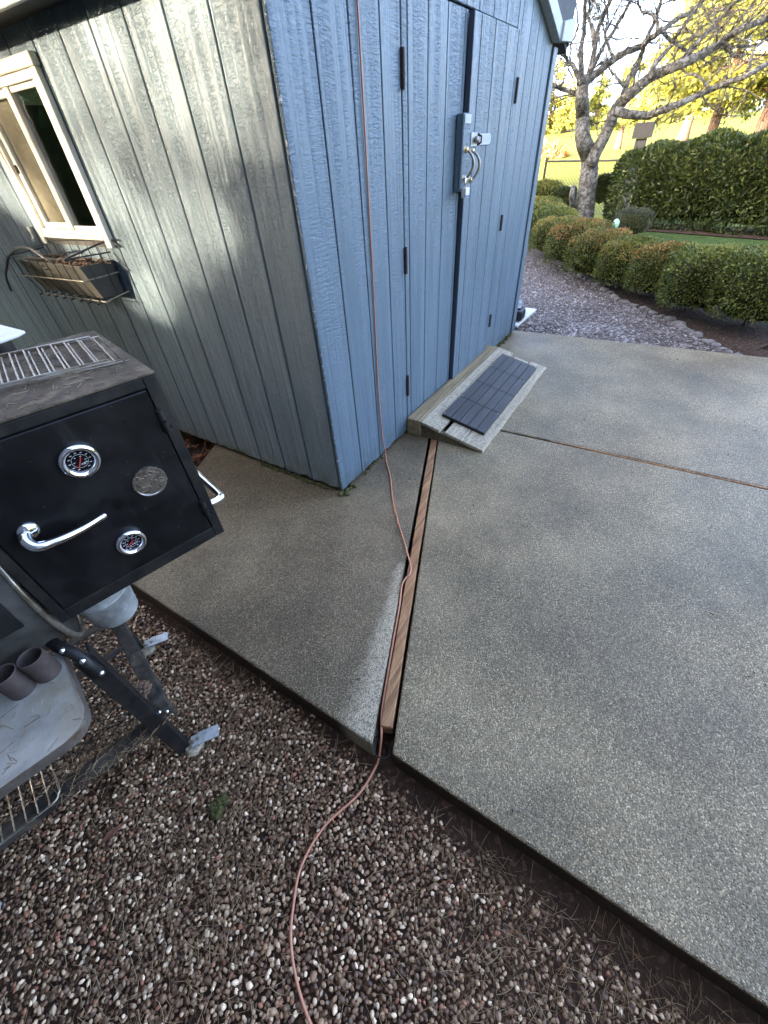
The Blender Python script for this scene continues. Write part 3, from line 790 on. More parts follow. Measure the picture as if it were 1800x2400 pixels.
lt = MB().box((1.535, -.036, 1.418), (1.70, -.0285, 1.466)).box((1.70, -.034, 1.424), (1.715, -.0285, 1.46)).build('latch_plate', M_TRIMG, dr, bevel=.002)
MB().lathe([(0, -.03), (.014, -.027), (.016, -.012), (.010, -.008), (.009, 0)], (1.468, -.029, 1.442), (0, 1, 0), 14).build('latch_knob', M_STEEL, dr, smooth=True)
MB().box((1.425, -.033, 1.415), (1.515, -.029, 1.472)).build('latch_backplate', M_GALV, dr, bevel=.001)
MB().tube([(1.515, -.032, 1.42), (1.527, -.05, 1.43), (1.527, -.05, 1.455), (1.515, -.032, 1.465)], .005, 8).build('staple', M_HINGE, dr, smooth=True)

# padlock hanging from the left pull handle
pl = empty('padlock', (1.315, -.06, 1.22), 'small padlock hanging from the foot of the left pull handle', 'padlock')
MB().prism([(1.293, 1.205), (1.345, 1.205), (1.347, 1.25), (1.29, 1.25)], lambda p, d: (p[0], d, p[1]), -.078, -.05).build('lock_body', M_WHITEPL, pl, bevel=.005, seg=2)
MB().box((1.2915, -.079, 1.209), (1.3465, -.0785, 1.217)).build('blue_band', plain('blue_band', (.05, .08, .3), .4), pl)
MB().tube([(1.304, -.064, 1.248), (1.304, -.064, 1.275), (1.311, -.064, 1.288), (1.324, -.064, 1.288), (1.331, -.064, 1.275), (1.331, -.064, 1.248)], .005, 8).build('shackle', M_CHROME, pl, smooth=True)

# ---------------------------------------------------------------- window
win = MB()
fx0, fx1 = -.022, .03
wf = win.box((-.026, 1.257, 1.135), (.0, 1.302, 1.757)).build('window', M_CREAM, shed, bevel=.003)
MB().box((-.026, 1.922, 1.135), (.0, 1.965, 1.757)).build('side_trim', M_CREAM, wf, bevel=.003)
MB().box((-.032, 1.25, 1.7585), (.0, 1.975, 1.798)).build('head_trim', M_CREAM, wf, bevel=.004)
MB().box((-.030, 1.303, 1.166), (.0, 1.921, 1.1815)).build('sill', M_CREAM, wf, bevel=.003)
MB().box((-.012, 1.303, 1.135), (-.002, 1.921, 1.1645)).build('apron', M_GREYWOOD, wf)
MB().box((-.02, 1.303, 1.728), (.03, 1.921, 1.757)).box((-.02, 1.303, 1.182), (.03, 1.921, 1.205)).box((-.02, 1.303, 1.206), (.03, 1.325, 1.727)).box((-.02, 1.90, 1.206), (.03, 1.921, 1.727)).build('outer_frame', M_CREAM, wf, bevel=.002)
MB().box((-.016, 1.570, 1.206), (.02, 1.615, 1.727)).build('mullion', M_CREAM, wf, bevel=.003)
MB().box((-.008, 1.326, 1.206), (.0, 1.569, 1.222)).box((-.008, 1.326, 1.708), (.0, 1.569, 1.727)).box((-.008, 1.326, 1.2225), (.0, 1.338, 1.7075)).build('fixed_sash', M_CREAM, wf, bevel=.002)
ss = MB().box((-.002, 1.616, 1.206), (.018, 1.90, 1.232)).box((-.002, 1.616, 1.70), (.018, 1.90, 1.727)).box((-.002, 1.865, 1.2325), (.018, 1.90, 1.6995)).build('sliding_sash', M_CREAM, wf, bevel=.002)
MB().box((-.012, 1.873, 1.44), (-.003, 1.888, 1.475)).build('latch', M_HINGE, ss, bevel=.002)
MB().box((.003, 1.3385, 1.2225), (.006, 1.5695, 1.7075)).build('pane', M_GLASS, wf)
MB().box((.010, 1.6165, 1.2325), (.013, 1.8645, 1.6995)).build('pane', M_GLASS, wf)
MB().box((.020, 1.616, 1.21), (.022, 1.899, 1.72)).build('insect_screen', M_SCREEN, wf)

# ---------------------------------------------------------------- moss along the foot of the walls
def moss(name, pts, r, label, n=1):
    mb = MB()
    for p in pts:
        for k in range(n):
            q = (p[0] + random.uniform(-1, 1)*r, p[1] + random.uniform(-1, 1)*r, p[2])
            rr = r*random.uniform(.4, .9); mb.ball(q, rr*1.2, rr*1.2, rr*.7, 9, 6, .5)
    o = mb.build(name, M_MOSS, None, smooth=True, loc=pts[0])
    if name == 'moss_fringe': o['kind'] = 'stuff'
    return o
tag(moss('moss_clump', [(.015, -.012, .008), (.04, -.016, .01), (.07, -.012, .008), (-.012, .01, .008)], .016, '', 3), 'green moss clump at the foot of the near shed corner', 'moss')
tag(moss('moss_fringe', [(-.004, y, .008) for y in np.linspace(.08, .62, 26)], .013, '', 2), 'dark moss fringe under the siding of the window wall', 'moss')
tag(moss('moss_fringe', [(x, -.006, .008) for x in np.linspace(.2, .42, 9)], .011, '', 1), 'mossy crumbs below the front siding left of the ramp', 'moss')
tag(moss('moss_fringe', [(x, -.008, .01) for x in np.linspace(2.3, 2.78, 12)], .018, '', 1), 'green moss line at the foot of the siding right of the ramp', 'moss')

# ---------------------------------------------------------------- ramp with deck-tile mat
ramp = empty('ramp', (1.4, -.3, 0), 'weathered wooden ramp of three boards in front of the shed doors', 'ramp')
MB().box((.722, -.104, .002), (2.15, -.004, .118)).build('sill_beam', M_SILL, ramp, bevel=.008, seg=2)
def rz(y): return .118 + (y + .107) * (.118 - .018) / (.107 - .535) * -1 if False else .118 - (-.107 - y) * (.098 / .43)
def rboard(x0, x1, ya, yb, name='ramp_board'):
    mb = MB(); th = .022
    n = 8
    vs = []
    for k in range(n + 1):
        x = x0 + (x1 - x0) * k / n; j = .003 * math.sin(k * 2.1 + ya * 30)
        vs += [(x, ya, rz(ya)), (x, yb + j, rz(yb)), (x, yb + j, rz(yb) - th), (x, ya, rz(ya) - th)]
    fs = [(0, 1, 2, 3), tuple(n*4 + k for k in (3, 2, 1, 0))]
    for i in range(n):
        for k in range(4): fs.append((i*4+k, i*4+(k+1) % 4, i*4+4+(k+1) % 4, i*4+4+k))
    return mb.add(vs, fs).build(name, M_RAMP, ramp, bevel=.003)
rboard(.722, 2.14, -.109, -.243)
rboard(.728, 2.09, -.275, -.397)
rboard(.728, 2.12, -.403, -.538)
for x in (.735, 1.4, 2.05):
    MB().prism([(-.107, .093), (-.53, -.0 + .001), (-.107, .001)], lambda p, d: (d, p[0], p[1]), x, x + .036).build('stringer', M_RAMPSIDE, ramp)
mat_ = empty('deck_tile_mat', (1.4, -.34, .08), 'charcoal mat of four slatted plastic deck tiles lying on the ramp', 'mat')
sv = .098 / .43
nrm = Vector((0, -sv, 1)).normalized(); tng = Vector((0, -1, -sv)).normalized()
mx0, mx1, my0, my1 = .868, 2.005, -.186, -.486
TL = (mx1 - mx0) / 4
for k in range(4):
    a = mx0 + k * TL + .002; b = mx0 + (k+1) * TL - .002
    c0 = Vector(((a+b)/2, (my0+my1)/2, rz((my0+my1)/2))) + nrm * .008
    half = abs(my1 - my0) / 2 * math.sqrt(1 + sv*sv)
    t = MB().obox(c0, (1, 0, 0), tng, nrm, (b-a)/2 - .002, half - .002, .006).build('deck_tile', M_TILEEDGE, mat_)
    for j in range(5):
        off = -half + (j + .5) * (2*half/5)
        MB().obox(c0 + tng*off + nrm*.011, (1, 0, 0), tng, nrm, (b-a)/2, half/5 - .0016, .0048).build('slat', M_TILE, t, bevel=.0015)
    mbs = MB()
    for (px, off) in ((a + .012, -half + .012), (b - .012, half - .012)):
        if (k + int(off > 0)) % 3 != 2: mbs.lathe([(0, .0175), (.0045, .017), (.005, .0158)], c0 + Vector((px - (a+b)/2, 0, 0)) + tng*off, nrm, 8)
    if mbs.v: mbs.build('screw', M_STEEL, t)

# small debris by the far corner of the shed
bs = empty('bait_box', (3.45, .1, 0), 'black plastic bait box on a white board behind the far shed corner', 'bait box')
hb = hz(3.4, .1) + .012
MB().prism([(3.33, .02), (3.62, .13), (3.62, .35), (3.2, .35), (3.2, .02)], lambda p, d: (p[0], p[1], d), hb + .03, hb + .13).build('box_body', M_TILEEDGE, bs, bevel=.02, seg=2)
MB().prism([(3.36, .06), (3.58, .15), (3.58, .33), (3.25, .33), (3.25, .06)], lambda p, d: (p[0], p[1], d), hb + .131, hb + .145).build('lid', M_BLACK, bs, bevel=.004)
tag(MB().prism([(3.10, .02), (3.72, .0), (3.74, .35), (3.1, .40)], lambda p, d: (p[0], p[1], d), hb, hb + .025).build('white_board', M_WHITEPL, None, bevel=.004, loc=(3.4, .1, hb)), 'flat white board under the black bait box', 'board')

# ---------------------------------------------------------------- cord
def smooth_path(P, k=6):
    P = [Vector(p) for p in P]; out = []
    for i in range(len(P) - 1):
        p0 = P[max(i-1, 0)]; p1 = P[i]; p2 = P[i+1]; p3 = P[min(i+2, len(P)-1)]
        for j in range(k):
            t = j / k
            out.append(.5*((2*p1) + (-p0+p2)*t + (2*p0-5*p1+4*p2-p3)*t*t + (-p0+3*p1-3*p2+p3)*t**3))
    out.append(P[-1]); return out
cz = .0045
CP = [(.452, -.05, 2.08), (.449, -.007, 1.95), (.446, -.006, 1.75), (.441, -.007, 1.5), (.436, -.006, 1.2), (.430, -.007, .95), (.418, -.006, .6), (.412, -.008, .35), (.418, -.012, .12), (.424, -.022, .012),
      (.37, -.06, cz), (.25, -.16, cz), (.10, -.265, cz), (-.044, -.382, cz), (-.182, -.506, cz), (-.284, -.592, cz + .001), (-.33, -.612, cz + .004), (-.352, -.606, cz), (-.40, -.612, .003), (-.494, -.654, -.004), (-.65, -.716, -.008), (-.80, -.777, -.008), (-.90, -.82, -.009), (-.955, -.853, -.018),
      (-.995, -.868, -.06), (-1.03, -.872, -.086), (-1.121, -.866, -.088), (-1.242, -.823, -.088), (-1.351, -.823, -.088), (-1.43, -.861, -.089), (-1.475, -.894, -.088), (-1.514, -.942, -.089), (-1.546, -1.004, -.088), (-1.56, -1.06, -.088), (-1.57, -1.2, -.09)]
tag(MB().tube(smooth_path(CP), .0038, 8).build('extension_cord', M_CORD, None, smooth=True, loc=(.42, -.02, 0)), 'thin salmon cord running down the shed wall, across the slab and over the gravel', 'cord')
# wire clip at the end of the timber strip
tag(MB().tube(smooth_path([(-.955, -.835, -.004), (-.965, -.842, -.012), (-.972, -.838, -.02), (-.99, -.842, -.024), (-1.01, -.862, -.026), (-1.012, -.878, -.026), (-1.0, -.90, -.026), (-.985, -.905, -.022), (-.972, -.895, -.014), (-.96, -.897, -.004)], 4), .0022, 6).build('wire_clip', M_BLACKF, None, smooth=True, loc=(-1, -.87, -.02)), 'small bent wire clip at the outer end of the long timber strip', 'clip')

# ---------------------------------------------------------------- window basket with planter box
bk = empty('wire_basket', (0, 1.65, 1.0), 'black wire window basket hung below the cream window', 'basket')
yr, yl = 1.315, 2.03
MB().tube([(-.012, 2.14, 1.112), (-.012, 1.873, 1.15), (-.012, 1.455, 1.162), (-.012, 1.20, 1.17)], .0035, 6).build('back_rail', M_WIRE, bk, smooth=True)
MB().tube([(-.012, yr, 1.025), (-.205, yr, 1.02), (-.205, yl, 1.005), (-.012, yl, 1.005)], .003, 6).build('middle_ring', M_STEEL, bk)
MB().tube([(-.012, yr-.02, .935), (-.155, yr-.02, .915), (-.155, yl-.05, .905), (-.012, yl-.05, .915)], .003, 6).build('bottom_ring', M_STEEL, bk)
MB().tube([(-.012, yr, 1.115), (-.21, yr+.07, 1.112), (-.21, yl, 1.10), (-.012, yl, 1.11)], .0035, 6).build('top_ring', M_WIRE, bk)
for k in range(8):
    y = yr + .03 + k * (yl - yr - .09) / 7
    MB().tube([(-.21, y, 1.11), (-.205, y, 1.02), (-.16, y, .913), (-.175, y + .012, .90), (-.10, y, .916), (-.012, y, .926)], .0024, 5).build('front_wire', M_WIRE, bk)
    MB().tube([(-.012, y, .926), (-.012, y, 1.158)], .0024, 5).build('back_wire', M_WIRE, bk)
for k in range(2):
    x = -.07 - k * .075
    MB().tube([(x, yr - .002, 1.114), (x, yr - .002, .928)], .0024, 5).build('end_wire', M_WIRE, bk)
MB().tube(smooth_path([(-.21, 1.394, 1.112), (-.12, 1.36, 1.135), (-.03, 1.322, 1.158), (-.012, 1.27, 1.165), (-.012, 1.20, 1.14)], 4), .0045, 6).build('brace', M_WIRE, bk, smooth=True)
MB().tube([(-.012, yr-.03, 1.11), (-.012, yr-.115, 1.035), (-.012, yr-.03, 1.03)], .0025, 5).build('hook_wire', M_WIRE, bk)
pb = empty('planter_box', (-.1, 1.65, .93), 'grey plastic planter box of dead stalks inside the wire basket', 'planter')
def frust(y0, y1, top, bot, zt, zb):
    return [(-.014-top, y0, zt), (-.014, y0, zt), (-.014, y1, zt), (-.014-top, y1, zt), (-.016-bot, y0+.012, zb), (-.016, y0+.012, zb), (-.016, y1-.03, zb), (-.016-bot, y1-.03, zb)]
vs = frust(1.335, 2.0, .172, .118, 1.078, .922); vi = [(v[0]*.98-.001*(1 if v[0] < -.1 else -6), v[1]+(.006 if v[1] < 1.6 else -.006), v[2]) for v in frust(1.335, 2.0, .160, .106, 1.078, .95)]
MB().add(vs + vi, [(4,7,6,5), (0,4,5,1), (1,5,6,2), (2,6,7,3), (3,7,4,0), (8,9,13,12), (9,10,14,13), (10,11,15,14), (11,8,12,15), (0,1,9,8), (1,2,10,9), (2,3,11,10), (3,0,8,11)]).build('box', M_BASKETBOX, pb)
MB().box((-.165, 1.345, 1.02), (-.025, 1.99, 1.045)).build('soil', M_DIRT, pb)
st = MB()
for k in range(130):
    y = random.uniform(1.37, 1.98); x = random.uniform(-.17, -.03); z = random.uniform(1.045, 1.075)
    a = random.uniform(0, 6.28); L = random.uniform(.04, .13); up = random.uniform(-.1, .55)
    p1 = (x + math.cos(a)*L*.35, y + math.sin(a)*L*.6, z + up*L*.6); p2 = (x + math.cos(a)*L*.5, y + math.sin(a)*L, z + up*L*.7)
    st.tube([(x, y, z), (max(-.2, min(-.012, p1[0])), p1[1], p1[2]), (max(-.21, min(-.01, p2[0])), p2[1], p2[2])], [.003, .0025, .0012], 4)
tag(st.build('dead_stalks', M_STALK, pb), kind='stuff')
tag(MB().tube(smooth_path([(-.2, 2.30, .90), (-.2, 2.257, .976), (-.2, 2.139, 1.047), (-.2, 2.026, 1.10), (-.2, 1.878, 1.137), (-.2, 1.771, 1.149), (-.2, 1.699, 1.138), (-.19, 1.627, 1.10), (-.16, 1.58, 1.06)], 4), .006, 8).build('bent_hose', M_WIRE, None, smooth=True, loc=(-.2, 1.9, 1.1)), 'bent dark hose arching out of the left end of the planter box', 'hose')
tag(MB().box((-.02, 2.06, 1.14), (-.002, 2.08, 1.21)).box((-.03, 2.06, 1.14), (-.0205, 2.08, 1.155)).build('wall_hook', M_GALV, None, bevel=.001, loc=(0, 2.07, 1.15)), 'small metal hook on the shaded siding left of the basket', 'hook')

# ---------------------------------------------------------------- smoker
_th = R(-14.0)
E1 = Vector((math.cos(_th), math.sin(_th), 0)); E2 = Vector((-math.sin(_th), math.cos(_th), 0)); EZ = Vector((0, 0, 1))
def K(a, s, z): return E1 * a + E2 * s + EZ * z
def kbox(mb, a0, a1, s0, s1, z0, z1):
    return mb.obox(K((a0+a1)/2, (s0+s1)/2, (z0+z1)/2), E1, E2, EZ, (a1-a0)/2, (s1-s0)/2, (z1-z0)/2)
smk = empty('smoker', K(-1.25, -.33, -.1), 'black offset smoker with a boxy cabinet, two thermometers and a grey front shelf', 'smoker')
AL, AR, S0, S1, ZB, ZT = -1.208, -.795, -.55, -.13, .655, 1.112
cab = kbox(MB(), AL, AR, S0 + .004, S1, ZB, ZT).build('cabinet', M_BLACK, smk, bevel=.004, seg=2)
kbox(MB(), AL - .004, AR + .004, S0 - .004, S1 + .004, ZT + .0005, ZT + .006).build('cabinet_top', M_DUSTTOP, cab, bevel=.002)
DA0, DA1, DZ0, DZ1 = -1.186, -.823, .692, 1.088
fr = MB()
kbox(fr, AL, DA0 - .003, S0 - .004, S0 + .0035, ZB, ZT); kbox(fr, DA1 + .003, AR, S0 - .004, S0 + .0035, ZB, ZT)
kbox(fr, DA0 - .0028, DA1 + .0028, S0 - .004, S0 + .0035, ZB, DZ0 - .003); kbox(fr, DA0 - .0028, DA1 + .0028, S0 - .004, S0 + .0035, DZ1 + .003, ZT)
fr.build('front_frame', M_BLACKF, cab, bevel=.0015)
cd = kbox(MB(), DA0, DA1, S0 - .006, S0 + .003, DZ0, DZ1).build('cabinet_door', M_BLACK, smk, bevel=.002)
SD = S0 - .006
for z in (1.018, .762):
    mb = MB().tube([K(-.819, SD - .006, z - .026), K(-.819, SD - .006, z - .002)], .0075, 10).tube([K(-.819, SD - .006, z + .002), K(-.819, SD - .006, z + .026)], .0065, 10)
    mb.tube([K(-.812, SD - .008, z - .014), K(-.806, SD - .011, z - .014)], .004, 8)
    mb.build('hinge', M_BLACKF, cd, smooth=True, autosm=True)
def gauge(a, z, r, needle):
    g = MB().lathe([(r*.94, 0), (r, .004), (r*.98, .010), (r*.88, .0145), (r*.76, .0145), (r*.66, .011), (r*.61, .006)], K(a, SD, z), -E2, 40).build('thermometer', M_CHROME, cd, smooth=True)
    MB().lathe([(0, .006), (r*.62, .006)], K(a, SD, z), -E2, 32).build('dial', M_DIAL, g)
    def P(q, rr, h=.0068): return K(a + math.cos(q)*rr, SD - h, z + math.sin(q)*rr)
    mb = MB()
    mb.tube([P(2*math.pi*k/36, r*.39) for k in range(36)], .00035, 4, closed=True)
    for k in range(11):
        q = R(-60 + 300*k/10 - 0)
        p = P(q, r*.50); mb.obox(p, E1, EZ, E2, r*.055, r*.018, .0002)
        if k % 2 == 0: mb.obox(P(q, r*.28), E1, EZ, E2, r*.045, r*.016, .0002)
    for k in range(3): mb.obox(K(a + r*(.02 + .12*k), SD - .0068, z - r*(.20 - .02*k)), E1, EZ, E2, r*.04, r*.03, .0002)
    mb.build('dial_marks', M_WHITE, g)
    q = R(needle)
    MB().tube([P(q, r*.48, .0078), P(q, 0, .0078), P(q + math.pi, r*.22, .0078)], [r*.012, r*.035, r*.03], 5).build('needle', M_RED, g)
gauge(-.994, 1.004, .0365, -122)
gauge(-1.0, .775, .0335, -150)
# round metal badge with the raised line drawing
bd = MB().lathe([(0, .002), (.0325, .002), (.034, .0042), (.0365, .004), (.037, 0)], K(-.901, SD, .896), -E2, 40).build('badge', M_NICKEL, cd, smooth=True, autosm=True)
mb = MB()
for cv in D['emblem']:
    mb.tube(smooth_path([K(-.901 + p[0], SD - .0021, .896 + p[1]) for p in cv], 3), .0005, 5)
mb.build('badge_drawing', M_STEEL, bd, smooth=True)
# lever handle
h = MB().lathe([(0, .012), (.012, .011), (.0185, .007), (.0195, 0)], K(-1.136, SD, .908), -E2, 24)
hb_ = h.build('handle', M_CHROME, cd, smooth=True)
pts = [K(-1.145, SD - .008, .905), K(-1.146, SD - .026, .897), K(-1.136, SD - .036, .888), K(-1.115, SD - .038, .884), K(-1.085, SD - .038, .882), K(-1.05, SD - .036, .882), K(-1.014, SD - .033, .886)]
sp = smooth_path(pts, 5); nn = len(sp)
MB().tube(sp, [.0135 - .0075 * (i / (nn-1))**.8 for i in range(nn)], 12).ball(K(-1.014, SD - .033, .886), .006).build('lever', M_CHROME, hb_, smooth=True)
# push handle on the right side
MB().tube(smooth_path([K(AR, -.24, .705), K(-.752, -.24, .705), K(-.742, -.26, .705), K(-.742, -.36, .705), K(-.742, -.455, .705), K(-.752, -.475, .705), K(AR, -.475, .705)], 4), .011, 12).build('push_handle', M_CHROME, smk, smooth=True)
# smokestack behind the cabinet
stk = MB().lathe([(.05, 0), (.05, .30)], K(-1.012, .035, .83), EZ, 24, True, True).build('smokestack', M_DUSTY, smk, smooth=True, autosm=True)
capP = [(-.93, -.112), (-.942, -.066), (-.962, .010), (-1.0, .085), (-1.06, .12), (-1.12, .07), (-1.14, -.03), (-1.10, -.14), (-1.05, -.165), (-.986, -.152), (-.95, -.135)]
MB().prism(capP, lambda p, d: K(p[0], p[1], d), 1.143, 1.15).build('stack_cap', M_WHITEPL, smk, bevel=.002)
# barrel with lid
BC, BZ, BR = -.283, .70, .25
MB().lathe([(BR, 0), (BR, .86)], K(-1.225, BC, BZ), -E1, 56, True, True).build('barrel', M_DRUM, smk, smooth=True, autosm=True)
def arc(r, a, t): return K(a, BC - r*math.cos(t), BZ + r*math.sin(t))
mb = MB(); n = 22; vs = []; fs = []
for (a) in (-1.262, -1.98):
    for r in (BR + .001, BR + .007):
        for k in range(n + 1): vs.append(arc(r, a, R(-2 + 130 * k / n)))
N = n + 1
for k in range(n):
    fs += [(N+k, N+k+1, 3*N+k+1, 3*N+k), (k+1, k, 2*N+k, 2*N+k+1), (k, k+1, N+k+1, N+k), (2*N+k+1, 2*N+k, 3*N+k, 3*N+k+1)]
fs += [(0, N, 3*N, 2*N), (n, 2*N+n, 3*N+n, N+n)]
mb.add(vs, fs).build('barrel_lid', M_BLACK, smk, smooth=True, autosm=True)
MB().tube([arc(BR + .006, -1.222, 2*math.pi*k/64) for k in range(64)], .0075, 8, closed=True).build('barrel_rim', M_DRUMRIM, smk, smooth=True)
# front shelf, rounded corner, folded lip
def shelf_out(o=0.0):
    a1, s0, r = -1.256 + o, -.768 - o, .055
    P = [(-1.90, -.525), (a1, -.525)]
    for k in range(9):
        t = R(0 - 90 * k / 8); P.append((a1 - r + r*math.cos(t), s0 + r + r*math.sin(t)))
    P.append((-1.90, s0)); return P
MB().prism(shelf_out(), lambda p, d: K(p[0], p[1], d), .552, .556).build('front_shelf', M_SHELF, smk)
ed = shelf_out(.001)[1:]
mb = MB(); vs = []; fs = []
for p in ed: vs += [K(p[0], p[1], .5575), K(p[0], p[1], .528)]
for i in range(len(ed) - 1): fs.append((2*i, 2*i+2, 2*i+3, 2*i+1))
e = mb.add(vs, fs).build('shelf_lip', M_STEEL, smk); sm = e.modifiers.new('thick', 'SOLIDIFY'); sm.thickness = .0022
# legs
def leg(a, s, z0, z1, fp=1):
    mb = MB(); kbox(mb, a - .040, a + .002, s - .002, s + .004, z0, z1); kbox(mb, a - .004, a + .002, s + .0045, s + .042, z0, z1)
    l = mb.build('leg', M_BLACKF, smk, bevel=.0015)
    MB().lathe([(0, 0), (.03, 0), (.034, .012), (.024, .03), (0, .032)], K(a + .01, s - .006, z0 - .004), EZ, 20).build('foot_pad', M_RAMP, l, smooth=True, autosm=True)
    d = (E1 * .93 + E2 * -.36).normalized(); pz = d.cross(EZ)
    m2 = MB().obox(K(a + .065, s - .022, z0 + .04), d, pz, EZ, .036, .021, .0025)
    m2.obox(K(a + .022, s - .006, z0 + .03), d, pz, EZ, .012, .018, .011)
    m2.build('foot_bracket', M_GALV, l, bevel=.001)
    for t in (-.02, .0): MB().lathe([(0, .008), (.006, .007), (.0065, 0)], K(a + .035 + t, s - .010, z0 + .043), EZ, 8).build('foot_bolt', M_STEEL, l)
    return l
lf = leg(-1.205, -.585, -.105, .56)
leg(-1.18, -.075, -.105, .56)
leg(-1.86, -.585, -.105, .56); leg(-1.86, -.075, -.105, .56)
# upper end of the front leg: black cradle arm with bolts
MB().tube(smooth_path([K(-1.262, -.50, .575), K(-1.25, -.535, .578), K(-1.232, -.565, .565), K(-1.222, -.592, .535), K(-1.218, -.60, .49)], 4), .014, 10).build('cradle_arm', M_BLACKF, smk, smooth=True)
for (a, s, z, r) in ((-1.247, -.553, .582, .0085), (-1.225, -.595, .558, .0085), (-1.215, -.607, .50, .0085), (-1.20, -.563, .155, .0065), (-1.182, -.578, .155, .0065)):
    MB().ball(K(a, s, z), r, nu=8, nv=6).build('bolt', M_CHROME, smk, smooth=True)
# lower shelf: angle-iron bars, cross strap and expanded mesh
ZS = .13
mb = MB(); kbox(mb, -1.213, -1.172, -.575, -.03, ZS + .002, ZS + .008); kbox(mb, -1.176, -1.170, -.575, -.03, ZS - .035, ZS + .0015)
mb.build('end_bar', M_DUSTY, smk, bevel=.0015)
mb = MB(); kbox(mb, -1.86, -1.214, -.575, -.538, ZS + .001, ZS + .006); kbox(mb, -1.86, -1.214, -.575, -.57, ZS - .035, ZS)
mb.build('front_bar', M_DUSTY, smk, bevel=.0015)
kbox(MB(), -1.86, -1.214, -.07, -.035, ZS, ZS + .006).build('back_bar', M_DUSTY, smk, bevel=.0015)
kbox(MB(), -1.40, -1.214, -.235, -.208, ZS + .007, ZS + .011).build('cross_strap', M_DUSTY, smk)
mb = MB(); sa, ss = .030, .016
A0, A1, Q0, Q1 = -1.85, -1.215, -.536, -.07
nA = int((A1 - A0) / sa); nQ = int((Q1 - Q0) / ss)
for i in range(nA):
    for j in range(nQ):
        ca = A0 + (i + .5) * sa; cs = Q0 + (j + .5) * ss
        up = 1 if (i + j) % 2 else -1
        p = K(ca - sa/2, cs - up*ss/2, ZS - .001); q = K(ca + sa/2, cs + up*ss/2, ZS - .001)
        dd = (q - p).normalized(); sd = dd.cross(EZ) * .0013
        mb.add([p - sd, p + sd, q + sd, q - sd, p - sd + EZ*.002, p + sd + EZ*.002, q + sd + EZ*.002, q - sd + EZ*.002], [(4, 5, 6, 7), (0, 1, 5, 4), (2, 3, 7, 6), (3, 2, 1, 0)])
tag(mb.build('expanded_mesh', M_DUSTY, smk), kind='stuff')

# wire rack on the lower shelf
wr = empty('wire_rack', K(-1.65, -.5, ZS), 'tan coated wire rack lying along the front of the lower mesh shelf', 'rack')
MB().tube(smooth_path([K(-1.495, -.40, .15), K(-1.487, -.55, .15), K(-1.492, -.575, .15), K(-1.51, -.59, .15), K(-1.6, -.592, .15), K(-1.9, -.592, .15)], 4), .0028, 6).build('rim', M_DRUMRIM, wr, smooth=True)
for k in range(14):
    a = -1.515 - k * .0275
    MB().tube([K(a, -.592, .15), K(a, -.42, .15)], .002, 5).build('rod', M_DRUMRIM, wr)

# two pipe ends standing on the shelf
def pipe(a, s, r, hgt, label):
    e = MB().lathe([(r - .004, .002), (r - .004, hgt), (r - .002, hgt + .0015), (r, hgt), (r, 0)], K(a, s, .556), EZ, 32)
    return tag(e.build('pipe_end', M_PIPE, None, smooth=True, autosm=True, loc=K(a, s, .556)), label, 'pipe', 'brown iron pipe ends on the smoker shelf')
pipe(-1.292, -.566, .0265, .072, 'brown iron pipe end on the smoker shelf, the one nearer the front leg')
pipe(-1.345, -.568, .0265, .072, 'brown iron pipe end on the smoker shelf, cut by the left edge of the photo')

# bucket under the cabinet
bu = empty('bucket', K(-1.145, -.335, .45), 'small galvanised bucket hanging under the smoker cabinet', 'bucket')
b0 = K(-1.138, -.335, .405)
MB().lathe([(0, .002), (.060, 0), (.063, .004), (.066, .03), (.0665, .032), (.0745, .10), (.076, .103), (.0745, .106), (.082, .175), (.0845, .178), (.083, .182), (.079, .178), (.06, .006), (0, .005)], b0, EZ, 40).build('bucket_body', M_GALV, bu, smooth=True, autosm=True)
MB().tube([b0 + K(-.082, -.012, .15) , b0 + K(-.092, -.02, .16), b0 + K(-.094, -.03, .15), b0 + K(-.084, -.03, .14)], .004, 8).ball(b0 + K(-.035, -.066, .15), .008, nu=8, nv=6).ball(b0 + K(-.015, -.072, .13), .005, nu=8, nv=6).build('ear', M_GALV, bu, smooth=True)
MB().tube(smooth_path([b0 + K(-.085, 0, .165), b0 + K(-.05, 0, .20), b0 + K(0, 0, .212), b0 + K(.05, 0, .20), b0 + K(.085, 0, .165)], 4), .0025, 6).build('bail', M_STEEL, bu, smooth=True)

# two cooking grates stacked on the cabinet top
def grate(a1, s0, a0, dep, z, rot, label, step, phase):
    g = empty('cooking_grate', K(a1 - .15, s0 + dep/2, z), label, 'grate', 'cooking grates on the smoker')
    c, s_ = math.cos(R(rot)), math.sin(R(rot)); cv_, sv_ = math.cos(R(4)), math.sin(R(4))
    def P(u, v): return K(a1 + u*c + v*sv_, s0 + u*s_ + v*cv_, z)
    L = a1 - a0
    MB().tube([P(0, 0), P(0, dep), P(-L, dep), P(-L, 0)], .0029, 8, closed=True).build('rim', M_STEEL, g, smooth=True)
    k = 0
    while phase + k*step < L:
        u = -(phase + k*step); MB().tube([P(u, 0), P(u, dep)], .0021, 6).build('rod', M_STEEL, g); k += 1
    return g
grate(-.820, -.447, -1.17, .222, 1.1235, -12, 'lower wire cooking grate, its end sticking out from under the other on the smoker', .0272, .0136)
grate(-.842, -.459, -1.18, .212, 1.134, -12, 'upper wire cooking grate lying askew on top of the other on the smoker', .0272, .0272)

